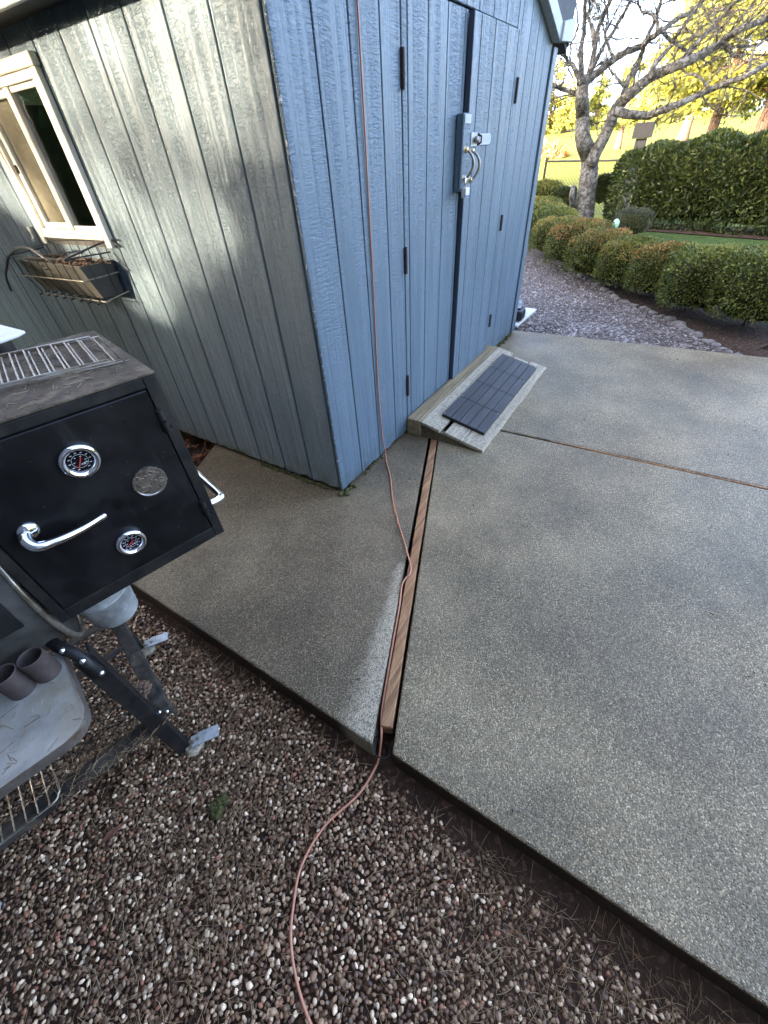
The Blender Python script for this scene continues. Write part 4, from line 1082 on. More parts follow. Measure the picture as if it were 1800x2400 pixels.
# dry needles on shelf and cabinet top
n = 60
Pn = np.array([list(K(random.uniform(-1.62, -1.27), random.uniform(-.76, -.56), .5565)) for _ in range(n)])
tag(needle_mesh('shelf_needles', Pn, RNG.uniform(.012, .035, n), M_NEEDLE, [(.26, .2, .12), (.2, .11, .05), (.12, .08, .05), (.4, .34, .26)], None, .0005, .001, .05), kind='stuff')
n = 260
Pn = np.array([list(K(random.uniform(-1.2, -.81), random.uniform(-.545, -.15), ZT + .006)) for _ in range(n)])
tag(needle_mesh('top_needles', Pn, RNG.uniform(.008, .03, n), M_NEEDLE, [(.22, .16, .1), (.14, .08, .045), (.32, .27, .2)], None, .0005, .001, .05), kind='stuff')
n = 320
Pn = np.array([list(K(random.uniform(-1.5, -1.21), random.uniform(-.60, -.50), ZS + .004)) for _ in range(n)])
Pn[:, 2] += .0
tag(needle_mesh('mesh_shelf_needles', Pn, RNG.uniform(.02, .04, n), M_NEEDLE, NC, None, .0006, .001, .2), kind='stuff')
# pine cone under the shelf
mb = MB()
for k in range(60):
    t = k / 60; q = k * 2.4; r = .028 * math.sin(math.pi * (.12 + .8*t)); c = K(-1.225, -.44, ZS + .02) + E1 * (t - .5) * .07
    mb.ball(c + E2 * r * math.cos(q) + EZ * r * math.sin(q) * .8, .009, .009, .004, 6, 4)
tag(mb.build('pine_cone', M_STALK, None, smooth=True, loc=K(-1.225, -.44, ZS)), 'brown pine cone lying on the mesh shelf under the smoker', 'pine cone')

# litter on the gravel
mb = MB()
lp = [(-1.642, -.268), (-1.60, -.285), (-1.565, -.285), (-1.525, -.280), (-1.562, -.271), (-1.60, -.262)]
mb.add([(p[0], p[1], -.084 + .012*math.sin(i*1.4)) for i, p in enumerate(lp)] + [(-1.585, -.276, -.078)], [(i, (i+1) % 6, 6) for i in range(6)])
o = mb.build('leaf', plain('red_brown_leaf', (.15, .06, .035), .6, var=.4, scale=90), None, loc=(-1.585, -.276, -.085)); o.modifiers.new('thick', 'SOLIDIFY').thickness = .001
tag(o, 'long red brown curled leaf on the gravel left of the moss tuft', 'leaf')
mb = MB()
for k in range(26): mb.ball((-1.377 + random.uniform(-.026, .026), -.50 + random.uniform(-.017, .017), -.092), .012, .012, .012, 7, 5, .6)
tag(mb.build('moss_tuft', M_MOSS, None, smooth=True, loc=(-1.377, -.5, -.095)), 'dark green moss tuft growing in the gravel near the smoker', 'moss')
# reddish litter in the gap behind the slab corner
n = 420
Pl = np.stack([RNG.uniform(-.55, .02, n), RNG.uniform(.85, 1.6, n), np.full(n, -.085)], 1)
Pl = Pl[Pl[:, 1] > 1.10 + (Pl[:, 0]) * .455 + .02]
tag(needle_mesh('leaf_litter', Pl, RNG.uniform(.03, .08, len(Pl)), M_NEEDLE, [(.22, .07, .03), (.3, .12, .05), (.1, .05, .03)], None, .006, .004, .3), kind='stuff')

# ---------------------------------------------------------------- foliage helpers
def unit(n):
    v = RNG.normal(size=(n, 3)); return v / np.linalg.norm(v, axis=1, keepdims=True)
def leaves(name, P, Nrm, L, Wd, tint, m, parent=None, jit=.8, loc=None, fold=.25):
    """one small folded leaf (two quads) per point"""
    n = len(P); d = Nrm + RNG.normal(0, jit, (n, 3)); d /= np.linalg.norm(d, axis=1, keepdims=True)   # leaf direction
    s = np.cross(d, unit(n)); s /= np.linalg.norm(s, axis=1, keepdims=True) + 1e-9
    u = np.cross(s, d)
    L = np.asarray(L).reshape(-1, 1) * np.ones((n, 1)); Wd = np.asarray(Wd).reshape(-1, 1) * np.ones((n, 1))
    a = P; b = P + d * L * .5 + s * Wd * .5 + u * Wd * fold; c = P + d * L; e = P + d * L * .5 - s * Wd * .5 + u * Wd * fold; mid = P + d * L * .55
    v = np.stack([a, b, c, e, mid], 1).reshape(-1, 3)
    f = np.array([0, 1, 2, 4, 0, 4, 2, 3]); F = (f[None] + (np.arange(n) * 5)[:, None]).ravel()
    return np_mesh(name, v, F, np.full(n * 2, 4), m, parent, np.repeat(tint, 5, 0), loc=loc)
def pick(cols, n, p=None, v=.25):
    c = np.array(cols)[RNG.choice(len(cols), n, p=p)]
    return np.clip(c * RNG.uniform(1 - v, 1 + v, (n, 1)), 0, 1)
def bush_shell(c, r, n, inner=.35, power=2.6, lump=.10, seed=0):
    u = unit(n); u[:, 2] = np.where(u[:, 2] < -.55, -u[:, 2], u[:, 2])
    q = (np.abs(u) ** power).sum(1) ** (-1 / power)
    w = 1 + .02 + lump * vnoise(u * 3.0 + seed, 2.2, seed) + lump * .6 * vnoise(u[:, ::-1] * 5.0, 2.0, seed + 2)
    rad = q * w * np.where(RNG.uniform(size=n) < inner, RNG.uniform(.6, .95, n), RNG.uniform(.93, 1.03, n))
    return np.asarray(c) + u * rad[:, None] * np.asarray(r), u
M_CORE = plain('shaded_branchwork', (.03, .032, .010), .95, var=.6, scale=60, bump=.8, bscale=90, spec=.05)
def bush(x, y, r, h, label, cols, p, n, lf, seed, group, cat='shrub', name='boxwood_shrub', m=None, stems=4, topcol=None):
    z0 = hz(x, y) + .01
    o = empty(name, (x, y, z0), label, cat, group)
    c = (x, y, z0 + h * .54)
    P, U = bush_shell(c, (r[0], r[1], h * .48), int(n * 1.25), .35, 3.4, .12, seed)
    n = len(P); T = pick(cols, n, p)
    if topcol is not None:
        k = (U[:, 2] > .35) & (vnoise(P, 5.0, seed) + RNG.normal(0, .3, n) > .05)
        T[k] = pick(topcol, int(k.sum()))
    leaves('foliage', P - U * lf * .5, U, RNG.uniform(.8, 1.3, n) * lf, RNG.uniform(.5, .7, n) * lf, T, m or M_LEAF, o, .75)
    cv, cf = ico(3); k = 1 + .08 * vnoise(cv * 3, 2.0, seed); q = (np.abs(cv) ** 3.4).sum(1) ** (-1 / 3.4)
    np_mesh('inner_growth', np.asarray(c) + cv * (k * q)[:, None] * np.array([r[0], r[1], h * .47]) * .80, cf.ravel(), np.full(len(cf), 3), M_CORE, o, smooth=True)
    mb = MB()
    for k in range(stems):
        a = random.uniform(0, 6.28); rr = random.uniform(.02, .5) * min(r)
        mb.tube([(x + math.cos(a)*rr*.4, y + math.sin(a)*rr*.4, z0 - .02), (x + math.cos(a)*rr, y + math.sin(a)*rr, z0 + h * .4)], .012, 6)
    mb.build('stem', M_BARK, o, smooth=True)
    return o
BG = [(.085, .11, .018), (.125, .15, .023), (.052, .075, .014), (.17, .165, .028), (.22, .20, .038)]
BP = [.3, .28, .22, .13, .07]
GT = [(.27, .22, .045), (.33, .25, .06), (.20, .18, .035)]
OT = [(.32, .15, .04), (.25, .18, .045), (.38, .17, .05), (.19, .17, .035)]
YT = [(.21, .22, .04), (.17, .19, .035), (.26, .25, .055)]
HG = 'clipped boxwood shrubs along the gravel path'
for (x, y, r, h, lab, n, sd, top, lf) in [
    (3.92, -1.95, (.46, .42), .60, 'clipped boxwood at the near end of the row, wholly green and largest', 9500, 1, YT, .026),
    (4.20, -1.45, (.42, .37), .56, 'green boxwood second in the row, merging with the large near one', 7500, 2, YT, .025),
    (4.63, -1.08, (.40, .35), .50, 'boxwood with rusty brown patch on top, third from the near end of the row', 7000, 3, OT, .024),
    (4.95, -.68, (.40, .34), .50, 'boxwood with yellowish top, fourth from the near end of the row', 7000, 4, GT, .024),
    (5.31, -.28, (.42, .36), .51, 'boxwood with orange leaves across its top, fifth from the near end', 6500, 5, OT, .024),
    (5.88, .12, (.46, .40), .55, 'boxwood with orange and olive top, in front of the tree trunk', 6000, 6, OT, .025),
    (6.50, .52, (.44, .40), .50, 'tall olive boxwood just before the tree trunk', 5500, 7, GT, .026),
    (7.25, .88, (.46, .42), .54, 'pale green boxwood left of the tree trunk, third from the far end', 5000, 8, YT, .027),
    (8.05, 1.24, (.46, .42), .52, 'rounded boxwood second from the far end of the row', 4500, 9, GT, .028),
    (8.95, 1.50, (.42, .38), .52, 'boxwood at the far end of the row beside the shed corner', 4000, 10, GT, .03)]:
    bush(x, y, r, h, lab, BG, BP, n, lf, sd, HG, topcol=top)
bush(10.9, 2.05, (.5, .4), .72, 'sunlit yellow green shrub by the fence left of the tree trunk', [(.16, .17, .03), (.24, .22, .04), (.09, .11, .02)], None, 3500, .05, 12, None, 'shrub', 'shrub')
bush(10.5, 1.45, (.22, .25), .62, 'dark narrow shrub against the left side of the tree trunk', [(.03, .045, .014), (.05, .065, .02)], None, 2000, .04, 13, None, 'shrub', 'shrub')
bush(8.35, -.27, (.30, .30), .42, 'small round grey green shrub at the left foot of the big hedge', [(.07, .075, .04), (.10, .105, .055), (.05, .055, .03)], None, 4500, .018, 14, None, 'shrub', 'shrub')
gb = empty('garden_stake', (8.0, -.06, hz(8.0, -.06)), 'pale green glass ball on a thin stake by the small round shrub', 'garden stake')
MB().tube([(8.0, -.06, -.05), (8.0, -.06, .2)], .005, 6).build('stake', M_WIRE, gb)
MB().ball((8.0, -.06, .25), .055, .055, .075, 16, 12).build('glass_ball', M_GLASSBALL, gb, smooth=True)

# big laurel hedge
lh = empty('laurel_hedge', (9.4, -1.2, 0), 'tall dense dark green laurel hedge behind the lawn strip', 'hedge')
HA, HB = np.array([9.95, .28]), np.array([8.45, -3.9])
hd = (HB - HA) / np.linalg.norm(HB - HA); hn = np.array([-hd[1], hd[0]]); LEN = np.linalg.norm(HB - HA)
if hn[0] > 0: hn = -hn           # towards the lawn
def hedge_pts(n):
    t = RNG.uniform(-.15, 1, n) * LEN; ph = RNG.uniform(-1.15, math.pi + .3, n); inn = np.where(RNG.uniform(size=n) < .3, RNG.uniform(.65, .95, n), 1.0)
    q = (np.abs(np.cos(ph))**4 + np.abs(np.sin(ph))**4) ** -.25
    w = 1 + .10 * np.sin(t*3.1) * np.cos(ph*2 + t) + .06 * np.sin(t*7.3 + ph*3)
    endf = np.sqrt(np.clip(1 - np.clip((.45 - t) / .75, 0, 1) ** 2.2, .02, 1))
    off = np.cos(ph) * q * w * inn * .60 * endf; zc = .58; zz = zc + np.sin(ph) * q * w * inn * .66 * endf ** .7
    top = 1.0 + .09 * t / LEN
    p = HA[None] + hd[None]*t[:, None] + hn[None]*off[:, None] - hn[None]*.35
    P = np.concatenate([p, (zz * top)[:, None] - .03], 1)
    U = np.concatenate([hn[None]*np.cos(ph)[:, None], np.sin(ph)[:, None]], 1) + np.where(t < .2, -1.0, 0)[:, None] * np.array([hd[0], hd[1], 0])[None]
    return P, U
P, U = hedge_pts(32000); k = P[:, 2] > .0; P = P[k]; U = U[k]; n = len(P)
leaves('foliage', P, U, RNG.uniform(.06, .11, n), RNG.uniform(.022, .036, n), pick([(.032, .05, .012), (.052, .072, .016), (.08, .10, .02), (.125, .14, .03)], n, [.35, .35, .22, .08]), M_LAUREL, lh, .8)
c = HA + hd * (LEN*.5 + .1) - hn * .35
mb = MB().obox((c[0], c[1], .60), (hd[0], hd[1], 0), (hn[0], hn[1], 0), (0, 0, 1), LEN*.5 - .12, .44, .50)
mb.build('inner_growth', M_CORE, lh, bevel=.3, seg=4)
mb = MB()
for k in range(14):
    q = HA + hd * (.1 + k * LEN / 14) - hn * .3
    mb.tube([(q[0], q[1], -.08), (q[0] + random.uniform(-.1, .1), q[1] + random.uniform(-.1, .1), .5)], .022, 6)
mb.build('stem', M_BARK, lh, smooth=True)

# ---------------------------------------------------------------- bare tree
bt = empty('bare_tree', tuple(D['limbs'][0][0][0]), 'leafless spreading tree with grey lichened forked trunk beyond the boxwoods', 'tree')
def rr_(n, r0, r1): return [r0 + (r1 - r0) * (i / (n - 1)) ** .8 for i in range(n)]
ends = []
for i, (pts, r0, r1) in enumerate(D['limbs']):
    sp = smooth_path(pts, 5); n = len(sp)
    sp = [p + Vector((random.uniform(-1, 1), random.uniform(-1, 1), random.uniform(-1, 1))) * .012 * (1 if i > 1 else .6) for p in sp]
    rs = rr_(n, r0, r1)
    if i == 0: rs = [r * (1.32 if k == 0 else 1.12 if k < 3 else 1) for k, r in enumerate(rs)]
    MB().tube(sp, rs, 12 if i < 2 else 8).build('trunk' if i == 0 else 'limb', M_BARK, bt, smooth=True)
    if i > 0:
        for k in range(2, n): ends.append((sp[k], (sp[k] - sp[k-1]).normalized(), rs[k]))
tw = MB(); tw2 = MB()
def twig(mb, p, d, L, r, depth):
    q = [p]; v = Vector(d)
    for k in range(4):
        v = (v + Vector((random.gauss(0, .28), random.gauss(0, .28), random.gauss(.06, .24)))).normalized(); q.append(q[-1] + v * L / 4)
    mb.tube(q, [r, r*.85, r*.7, r*.5, r*.28], 4)
    if depth:
        for k in range(random.choice((2, 3))):
            j = random.randint(1, 3); vv = (v + Vector((random.gauss(0, .8), random.gauss(0, .8), random.gauss(.1, .6)))).normalized()
            twig(mb, q[j], vv, L * random.uniform(.45, .7), r*.6, depth - 1)
for k in range(150):
    p, d, r = random.choice(ends)
    v = (d + Vector((random.gauss(0, .8), random.gauss(0, .8), random.gauss(.25, .6)))).normalized()
    twig(tw, p, v, random.uniform(.4, 1.1), min(.013, r*.6), 2)
tag(tw.build('twigs', M_BARK, bt, smooth=True), kind='stuff')
# old stub and root flare
MB().tube([(9.93, 1.10, .28), (9.86, 1.16, .5), (9.86, 1.17, .66)], [.07, .06, .04], 8).build('stub', M_BARK, bt, smooth=True)

# ---------------------------------------------------------------- chain-link fence
fn = empty('chain_link_fence', (12.9, 2.6, hz(12.9, 2.6)), 'dark chain link fence between the garden and the golf course', 'fence')
FA, FB = Vector((12.9, 2.62, 0)), Vector((11.7, -3.4, 0)); FL = (FB - FA).length; fd = (FB - FA).normalized()
def fz(t): return .955 - .03 * t / 1.7 * .9 if t < 6 else .85
def fg(p): return hz(p[0], p[1]) + .02
for t in (0, 2.9, 5.8):
    p = FA + fd * t
    MB().tube([(p[0], p[1], fg(p) - .1), (p[0], p[1], fz(t) + .03)], .03, 10).lathe([(.034, 0), (.034, .03), (.02, .05), (0, .055)], (p[0], p[1], fz(t) + .03), (0, 0, 1), 10).build('post', M_FENCE, fn, smooth=True, autosm=True)
gp = Vector((13.25, 2.98, 0))
MB().tube([(gp[0], gp[1], fg(gp) - .1), (gp[0], gp[1], .90)], .025, 10).build('post', M_FENCE, fn, smooth=True)
MB().tube([tuple(FA + fd * t + Vector((0, 0, fz(t)))) for t in (0, 2.9, 5.8)], .022, 8).build('top_rail', M_FENCE, fn, smooth=True)
mb = MB(); step = .085
k = 0; t = -1.2
while t < FL:
    for sgn in (1, -1):
        t0, t1 = (t, t + 1.15) if sgn > 0 else (t + 1.15, t)
        z0 = -.2; z1 = .95
        lo = max(0.0, min(t0, t1)); hi = min(FL, max(t0, t1))
        if hi - lo < .02: continue
        def at(tt):
            f = (tt - t0) / (t1 - t0); p = FA + fd * tt; return (p[0], p[1], z0 + (min(z1, fz(tt)) - z0) * f)
        mb.tube([at(lo), at(hi)], .0048, 3)
    t += step
t2 = 0
while t2 < 1.2:      # the short gate leaf turning away
    p = FA + (gp - FA) * (t2 / 1.2); mb.tube([(p[0], p[1], -.2), (p[0], p[1], .92)], .003, 3); t2 += .12
tag(mb.build('wire_mesh', M_FENCE, fn), kind='stuff')

# wooden post box in front of the field
bh = empty('post_box', (14.55, .72, hz(14.5, .7)), 'grey wooden box on a post behind the laurel hedge', 'post box')
MB().box((14.45, .55, -.4), (14.68, .80, 1.27)).build('post', M_GREYWOOD, bh, bevel=.01)
MB().box((14.38, .46, 1.275), (14.76, .90, 1.58)).build('box', plain('brown_box_wood', (.045, .04, .034), .8), bh, bevel=.01)

# ---------------------------------------------------------------- brush mound, clubhouse
n = 2600
r = RNG.uniform(0, 1, n) ** .5; a = RNG.uniform(0, 6.283, n)
bx, by = 50 + r * np.cos(a) * 2.4, 13.2 + r * np.sin(a) * 2.4
P = np.stack([bx, by, np.array([hz(x, y) for x, y in zip(bx, by)]) + RNG.uniform(0, 1, n) * (1 - r**2) * 1.15], 1)
br = empty('brush_mound', (50, 13.2, hz(50, 13)), 'red brown mound of dry brush out on the field', 'brush mound')
tag(leaves('twigs', P, np.tile([0, 0, .6], (n, 1)), RNG.uniform(.3, .8, n), RNG.uniform(.05, .12, n), pick([(.32, .15, .05), (.42, .22, .08), (.22, .09, .035), (.5, .32, .13)], n), M_BRUSH, br, .9), kind='stuff')
ch = empty('clubhouse', (165, 37, hz(165, 37)), 'tiny white low building with dark openings at the far edge of the field', 'building')
cdx = Vector((-.25, .97, 0)); cz0 = hz(165, 37) - .3; cc = Vector((165, 39.0, 0))
MB().obox(cc + Vector((0, 0, cz0 + 1.4)), cdx, (.97, .25, 0), (0, 0, 1), 6.0, 2.5, 1.4).build('wall', M_BUILD, ch)
MB().obox(cc + Vector((0, 0, cz0 + 3.0)), cdx, (.97, .25, 0), (0, 0, 1), 6.6, 3.0, .2).build('roof', M_CLAD, ch)
for t in (-4.2, -1.2, .2, 1.6, 4.0):
    MB().obox(cc + cdx * t + Vector((-.97, -.25, 0)) * 2.5 + Vector((0, 0, cz0 + 1.5)), cdx, (.97, .25, 0), (0, 0, 1), .4 if abs(t) < 4 else 1.2, .05, .9 if abs(t) < 4 else .4).build('window', M_DARKWIN, ch)

# ---------------------------------------------------------------- conifers
GOLD = [(.22, .22, .04), (.28, .265, .045), (.16, .175, .04), (.075, .09, .03), (.32, .295, .065)]
GRN = [(.16, .19, .035), (.22, .23, .04), (.11, .14, .03), (.3, .28, .05)]
def conifer(x, y, H, rad, zc, n, label, cols, size, group, shape=.75, lean=0.0, drop=.55, seed=0, tr=.32, name='conifer_tree'):
    global RNG
    random.seed(int(abs(x * 31 + y * 17) * 10) + 7); RNG = np.random.default_rng(int(abs(x * 31 + y * 17) * 10) + 7)
    z0 = hz(x, y)
    o = empty(name, (x, y, z0 - .1), label, 'tree', group)
    MB().tube([(x, y, z0 - .15), (x + .03, y, z0 + H*.08), (x + lean*.3, y, z0 + H*.4), (x + lean, y, z0 + H*.97)], [tr*1.45, tr, tr*.6, .04], 10).build('trunk', M_PBARK, o, smooth=True)
    nb = int(H * 5.5); mb = MB(); BP_ = []
    for k in range(nb):
        t = random.random() ** 1.05; z = zc + (H - zc) * t; R_ = rad * (1 - t) ** shape * random.uniform(.75, 1.1) + .25
        a = random.uniform(0, 6.283); dz = random.uniform(-.28, .12) * R_
        p0 = Vector((x + lean*t, y, z0 + z)); p1 = p0 + Vector((math.cos(a)*R_*.55, math.sin(a)*R_*.55, .12*R_)); p2 = p0 + Vector((math.cos(a)*R_, math.sin(a)*R_, dz))
        mb.tube([p0, p1, p2], [.06 + .02*R_, .035, .012], 5); BP_.append((p0, p1, p2, R_))
    tag(mb.build('limb', M_PBARK, o, smooth=True), kind='stuff')
    wts = np.array([b[3] ** 1.6 for b in BP_]); wts /= wts.sum(); idx = RNG.choice(nb, n, p=wts); t = RNG.uniform(.12, 1.05, n)
    A = np.array([[*b[0]] for b in BP_])[idx]; B = np.array([[*b[1]] for b in BP_])[idx]; C = np.array([[*b[2]] for b in BP_])[idx]
    T = t[:, None]; P = (1-T)**2*A + 2*T*(1-T)*B + T*T*C
    P = P + RNG.normal(0, 1, (n, 3)) * np.array([.16, .16, .10]) * (.4 + .25*rad) - np.array([0, 0, 1]) * RNG.uniform(0, .5, (n, 1)) * size
    d = C - A; d /= np.linalg.norm(d, axis=1, keepdims=True); d[:, 2] -= drop
    leaves('foliage', P, d, RNG.uniform(.7, 1.4, n) * size, RNG.uniform(.4, .7, n) * size, pick(cols, n, None, .3), M_CONIF, o, .55)
    return o
GRP = 'sunlit golden conifers on the golf course'
def pol(az, dist): return (-1.332 + math.cos(R(az))*dist, -1.190 + math.sin(R(az))*dist)
for (az, dist, H, rad, zc, n, lab, cols, size, lean, tr) in [
    (1.2, 36, 14, 4.6, 2.7, 20000, 'golden conifer with bare trunk just right of the post box', GOLD, .24, .6, .27),
    (-2.4, 33, 14, 4.2, 2.7, 19000, 'golden conifer with forked red trunk at the right edge of the photo', GOLD, .22, .5, .30),
    (-6.8, 31, 13, 4.4, 2.2, 10000, 'golden conifer mostly cut off by the right edge of the photo', GOLD, .26, .3, .4),
    (3.3, 54, 15, 4.2, 3.4, 12000, 'golden green conifer behind the forked limbs of the bare tree', GOLD, .34, 0, .4),
    (8.6, 60, 6.2, 1.7, 1.6, 3500, 'green gold conifer seen through the fork of the bare tree', GRN, .3, 0, .3)]:
    x, y = pol(az, dist)
    conifer(x, y, H, rad, zc, n, lab, cols, size, GRP, .6, lean, .6, 0, tr)
FAR = 'distant conifers along the far edge of the field'
for i, (az, dist, H, rad, lab) in enumerate([
    (17.2, 120, 10.5, 4.0, 'distant conifer tight against the shed edge'),
    (15.3, 125, 11.5, 4.2, 'tallest pointed distant conifer left of the bare trunk'),
    (13.4, 122, 9.0, 3.6, 'distant conifer above the tiny white building'),
    (11.2, 128, 8.5, 3.6, 'low distant conifer right behind the bare trunk'),
    (8.6, 130, 7.5, 3.4, 'low distant conifer between trunk fork and post box'),
    (6.9, 132, 7.0, 3.4, 'low distant conifer just left of the post box'),
    (4.2, 134, 7.5, 3.6, 'low distant conifer right of the post box'),
    (.3, 130, 8.0, 3.8, 'distant conifer between the two golden trunks'),
    (-3.8, 130, 8.5, 3.8, 'distant conifer right of the forked golden trunk')]):
    x, y = pol(az, dist)
    conifer(x, y, H, rad, .6, 4200, lab, GOLD if i < 3 else GRN, .55, FAR, .8, 0, .5, i, .3)

# ---------------------------------------------------------------- edging stones
es = empty('stone_edging', (4.5, -.7, 0), 'row of rounded stones edging the gravel path', 'edging')
EP = lerp_poly([tuple(p) for p in EDGE], 1); tot = 0; k = 0
cv, cf = ico(2)
acc = 0.0
for a, b in zip(EP, EP[1:]):
    L = math.hypot(b[0]-a[0], b[1]-a[1]); t = acc
    while t < L:
        r = random.uniform(.028, .056) if k > 0 else .075
        x = a[0] + (b[0]-a[0])*t/L + random.uniform(-.02, .02); y = a[1] + (b[1]-a[1])*t/L + random.uniform(-.02, .02)
        v = cv * (1 + .10 * RNG.standard_normal((len(cv), 1))) * np.array([r * random.uniform(.9, 1.4), r * random.uniform(.75, 1.0), r * random.uniform(.55, .75)])
        q = random.uniform(0, 3.14); c_, s_ = math.cos(q), math.sin(q)
        v = np.stack([v[:, 0]*c_ - v[:, 1]*s_, v[:, 0]*s_ + v[:, 1]*c_, v[:, 2]], 1) + np.array([x, y, hz(x, y) + r*.22])
        np_mesh('stone', v, cf.ravel(), np.full(len(cf), 3), M_STONE, es, smooth=True); k += 1
        t += r * 1.75
    acc = t - L

# ---------------------------------------------------------------- house and trees west of the shed that shade this corner
hs = empty('house', (-12, 9, 0), 'grey house west of the shed, out of the frame, whose gable shades the wall', 'house')
HX = -8.0
def hl(y): return 2.365 + (y - 4.536) * .496
yc, yr_ = 4.35, 9.2
MB().prism([(4.6, -.3), (13.8, -.3), (13.8, hl(4.6) - .12), (yr_, hl(yr_) - .12), (4.6, hl(4.6) - .12)], lambda p, d: (d, p[0], p[1]), HX - 8, HX - .25).build('wall', M_CLAD, hs)
MB().prism([(yc, hl(yc)), (yr_, hl(yr_)), (yr_, hl(yr_) - .11), (yc, hl(yc) - .11)], lambda p, d: (d, p[0], p[1]), HX - 8.3, HX).build('roof', M_SHINGLE, hs)
MB().prism([(14.05, hl(yc)), (yr_, hl(yr_)), (yr_, hl(yr_) - .11), (14.05, hl(yc) - .11)], lambda p, d: (d, p[0], p[1]), HX - 8.3, HX).build('roof', M_SHINGLE, hs)
MB().box((HX - .255, 7.0, .9), (HX - .235, 8.4, 2.1)).build('window', M_DARKWIN, hs)
def shade_conifer(l, dist, H, rad, zc, n, label, shape=.6, size=.5):
    s = Vector((math.cos(R(SUN_AZ)), math.sin(R(SUN_AZ)), 0)); nr = Vector((-s[1], -s[0], 0)); nr = Vector((s[1], -s[0], 0))
    if nr[1] < 0: nr = -nr
    p = nr * l + s * dist
    return conifer(p[0], p[1], H, rad, zc, n, label, [(.03, .05, .015), (.045, .07, .02)], size, 'conifers west of the shed', shape, 0, .5, 0, .3)
shade_conifer(-3.12, 26, 19, 3.8, 1.0, 13000, 'dense conifer west of the camera, out of the frame, nearest the house', .55, .7)
shade_conifer(-6.5, 27, 19, 4.2, 1.0, 9000, 'dense conifer west of the camera, out of the frame, second from the house', .55, .7)
shade_conifer(-.8, 9.5, 17, 4.4, 6.15, 9000, 'tall tree with raised crown over the house eave, out of the frame', .45, .55)  # added crown: cuts sky light on the window wall
shade_conifer(4.9, 11, 18, 4.2, 6.6, 8000, 'tall tree with raised crown beyond the house ridge, out of the frame', .45, .55)  # second added crown: blocks sky, shades laurel and bare trunk
shade_conifer(4.5, 26, 20, 2.4, 1.0, 8000, 'tall conifer far beyond the house ridge, out of the frame', .55, .6)  # unseen conifer added to keep sun off the bare tree's trunk
shade_conifer(2.8, 26, 18, 3.2, 9.6, 7000, 'high crowned pine far behind the house, out of the frame', .5, .6)  # pine added so its crown shades the laurel hedge
def sun_filter_tree(l, dist, cl, zc_, rl, rz_, n, label):
    s = Vector((math.cos(R(SUN_AZ)), math.sin(R(SUN_AZ)), 0)); nr = Vector((-s[1], s[0], 0))
    if nr[1] < 0: nr = -nr
    p = nr * l + s * dist; c = nr * cl + s * dist
    global RNG
    random.seed(3); RNG = np.random.default_rng(3)
    o = empty('thin_tree', (p[0], p[1], -.25), label, 'tree')
    MB().tube([(p[0], p[1], -.3), (p[0], p[1], zc_ * .5), (p[0]*.6 + c[0]*.4, p[1]*.6 + c[1]*.4, zc_ + rz_)], [.2, .15, .03], 8).build('trunk', M_BARK, o, smooth=True)
    mb = MB()
    u = unit(40)
    for q in u:
        e = Vector(c) + Vector((0, 0, zc_)) + Vector((q[0]*rl, q[1]*rl, q[2]*rz_)) * .9
        b_ = Vector((p[0], p[1], zc_ * .6 + random.random() * rz_)); m_ = (b_ + e) / 2 + Vector((0, 0, .3))
        mb.tube([b_, m_, e], [.03, .02, .008], 4)
    tag(mb.build('limb', M_BARK, o), kind='stuff')
    v = unit(n) * RNG.uniform(0, 1, (n, 1)) ** (1/3) * np.array([rl, rl, rz_]) + np.array([c[0], c[1], zc_])
    leaves('foliage', v, unit(n), RNG.uniform(.13, .2, n), RNG.uniform(.08, .13, n), pick([(.12, .09, .03), (.09, .08, .025)], n), M_CONIF, o)
sun_filter_tree(3.2, 28, 1.25, 7.4, 2.3, 2.6, 3500, 'thinly leaved tree beyond the house that filters the sun, out of the frame')  # made-up sparse crown that weakens the sun on the window wall
gpn = empty('garden_screen', (-3.6, 1.3, -.1), 'tall board screen beside the near house, out of the frame', 'fence panel')  # added panel; its board heights shape the edge of the sun patch
for k in range(10):
    MB().box((-3.63, .80 + k * .15, -.2), (-3.60, .945 + k * .15, 2.3 if k < 6 else 1.75)).build('board', M_GREYWOOD, gpn)
MB().box((-3.60, .80, 1.5), (-3.56, 2.295, 1.59)).build('rail', M_GREYWOOD, gpn)
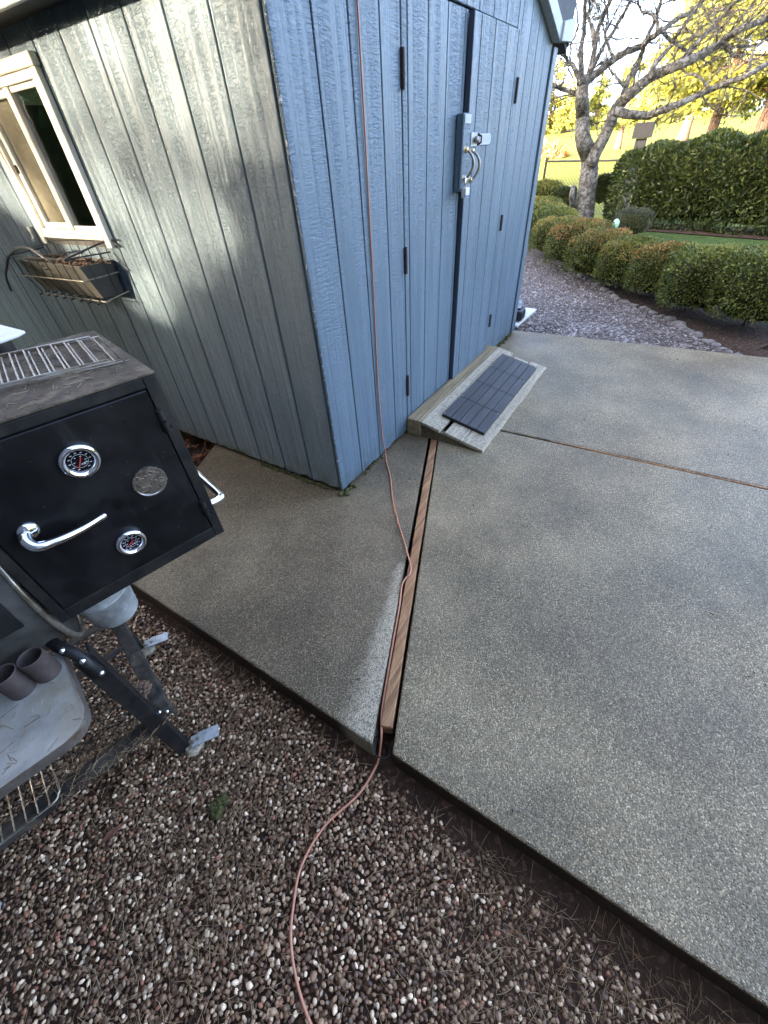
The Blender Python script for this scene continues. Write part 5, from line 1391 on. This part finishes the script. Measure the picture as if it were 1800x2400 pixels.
# near house west of the camera, raised to block sky light: wall, eave and roof
nh = empty('near_house', (-6, -3, 0), 'cream clad house close behind the camera, out of the frame', 'house')
MB().box((-10, -9, -.3), (-2.95, .75, 6.65)).build('wall', M_CLAD, nh)
MB().prism([(-2.45, 6.6), (-6.5, 8.4), (-10.5, 6.6), (-10.5, 6.48), (-6.5, 8.26), (-2.45, 6.48)], lambda p, d: (p[0], d, p[1]), -9.4, 1.0).build('roof', M_SHINGLE, nh)
MB().box((-2.95, -4.2, .9), (-2.93, -2.6, 2.1)).build('window', M_DARKWIN, nh)
for i, (x, y, H, rad) in enumerate([(-4.5, 13.5, 17, 3.4), (-9.2, 18.5, 16, 3.2), (-1.0, 17.5, 15, 3.2), (-12, 23, 16, 3.4)]):  # unseen row added to darken the window reflection and the side wall
    conifer(x, y, H, rad, .3, 3500, ['dark conifer north of the shed, out of the frame, nearest one', 'dark conifer north of the shed, out of the frame, second nearest', 'dark conifer north of the shed, out of the frame, closest to the field', 'dark conifer north of the shed, out of the frame, farthest one'][i], [(.03, .05, .015), (.045, .07, .02)], .55, 'dark conifers north of the shed', .5, 0, .5, i, .2)

bush(-6.3, 1.6, (.85, .85), 5.0, 'tall rounded laurel at the corner of the near house, out of the frame', [(.03, .05, .015), (.045, .07, .02)], None, 6000, .11, 31, None, 'shrub', 'tall_shrub', M_LAUREL)  # shrub added to close the sky gap beside the near house
# tall dark hedge added to block north sky light (mirrored in the window)
th = empty('yew_hedge', (-2.5, 7.4, -.1), 'tall dark yew hedge north of the shed, out of the frame', 'hedge')
n = 9000
P = np.stack([RNG.uniform(-7.2, 3.2, n), 7.4 + RNG.uniform(-.55, .55, n), RNG.uniform(-.1, 3.6, n)], 1)
leaves('foliage', P, np.stack([RNG.normal(0, .3, n), np.sign(P[:, 1] - 7.4), RNG.normal(0, .3, n)], 1), RNG.uniform(.15, .3, n), RNG.uniform(.06, .12, n), pick([(.03, .05, .015), (.045, .07, .02)], n), M_LAUREL, th)
MB().box((-7.1, 6.95, -.1), (3.1, 7.85, 3.5)).build('inner_growth', M_CORE, th, bevel=.2, seg=3)
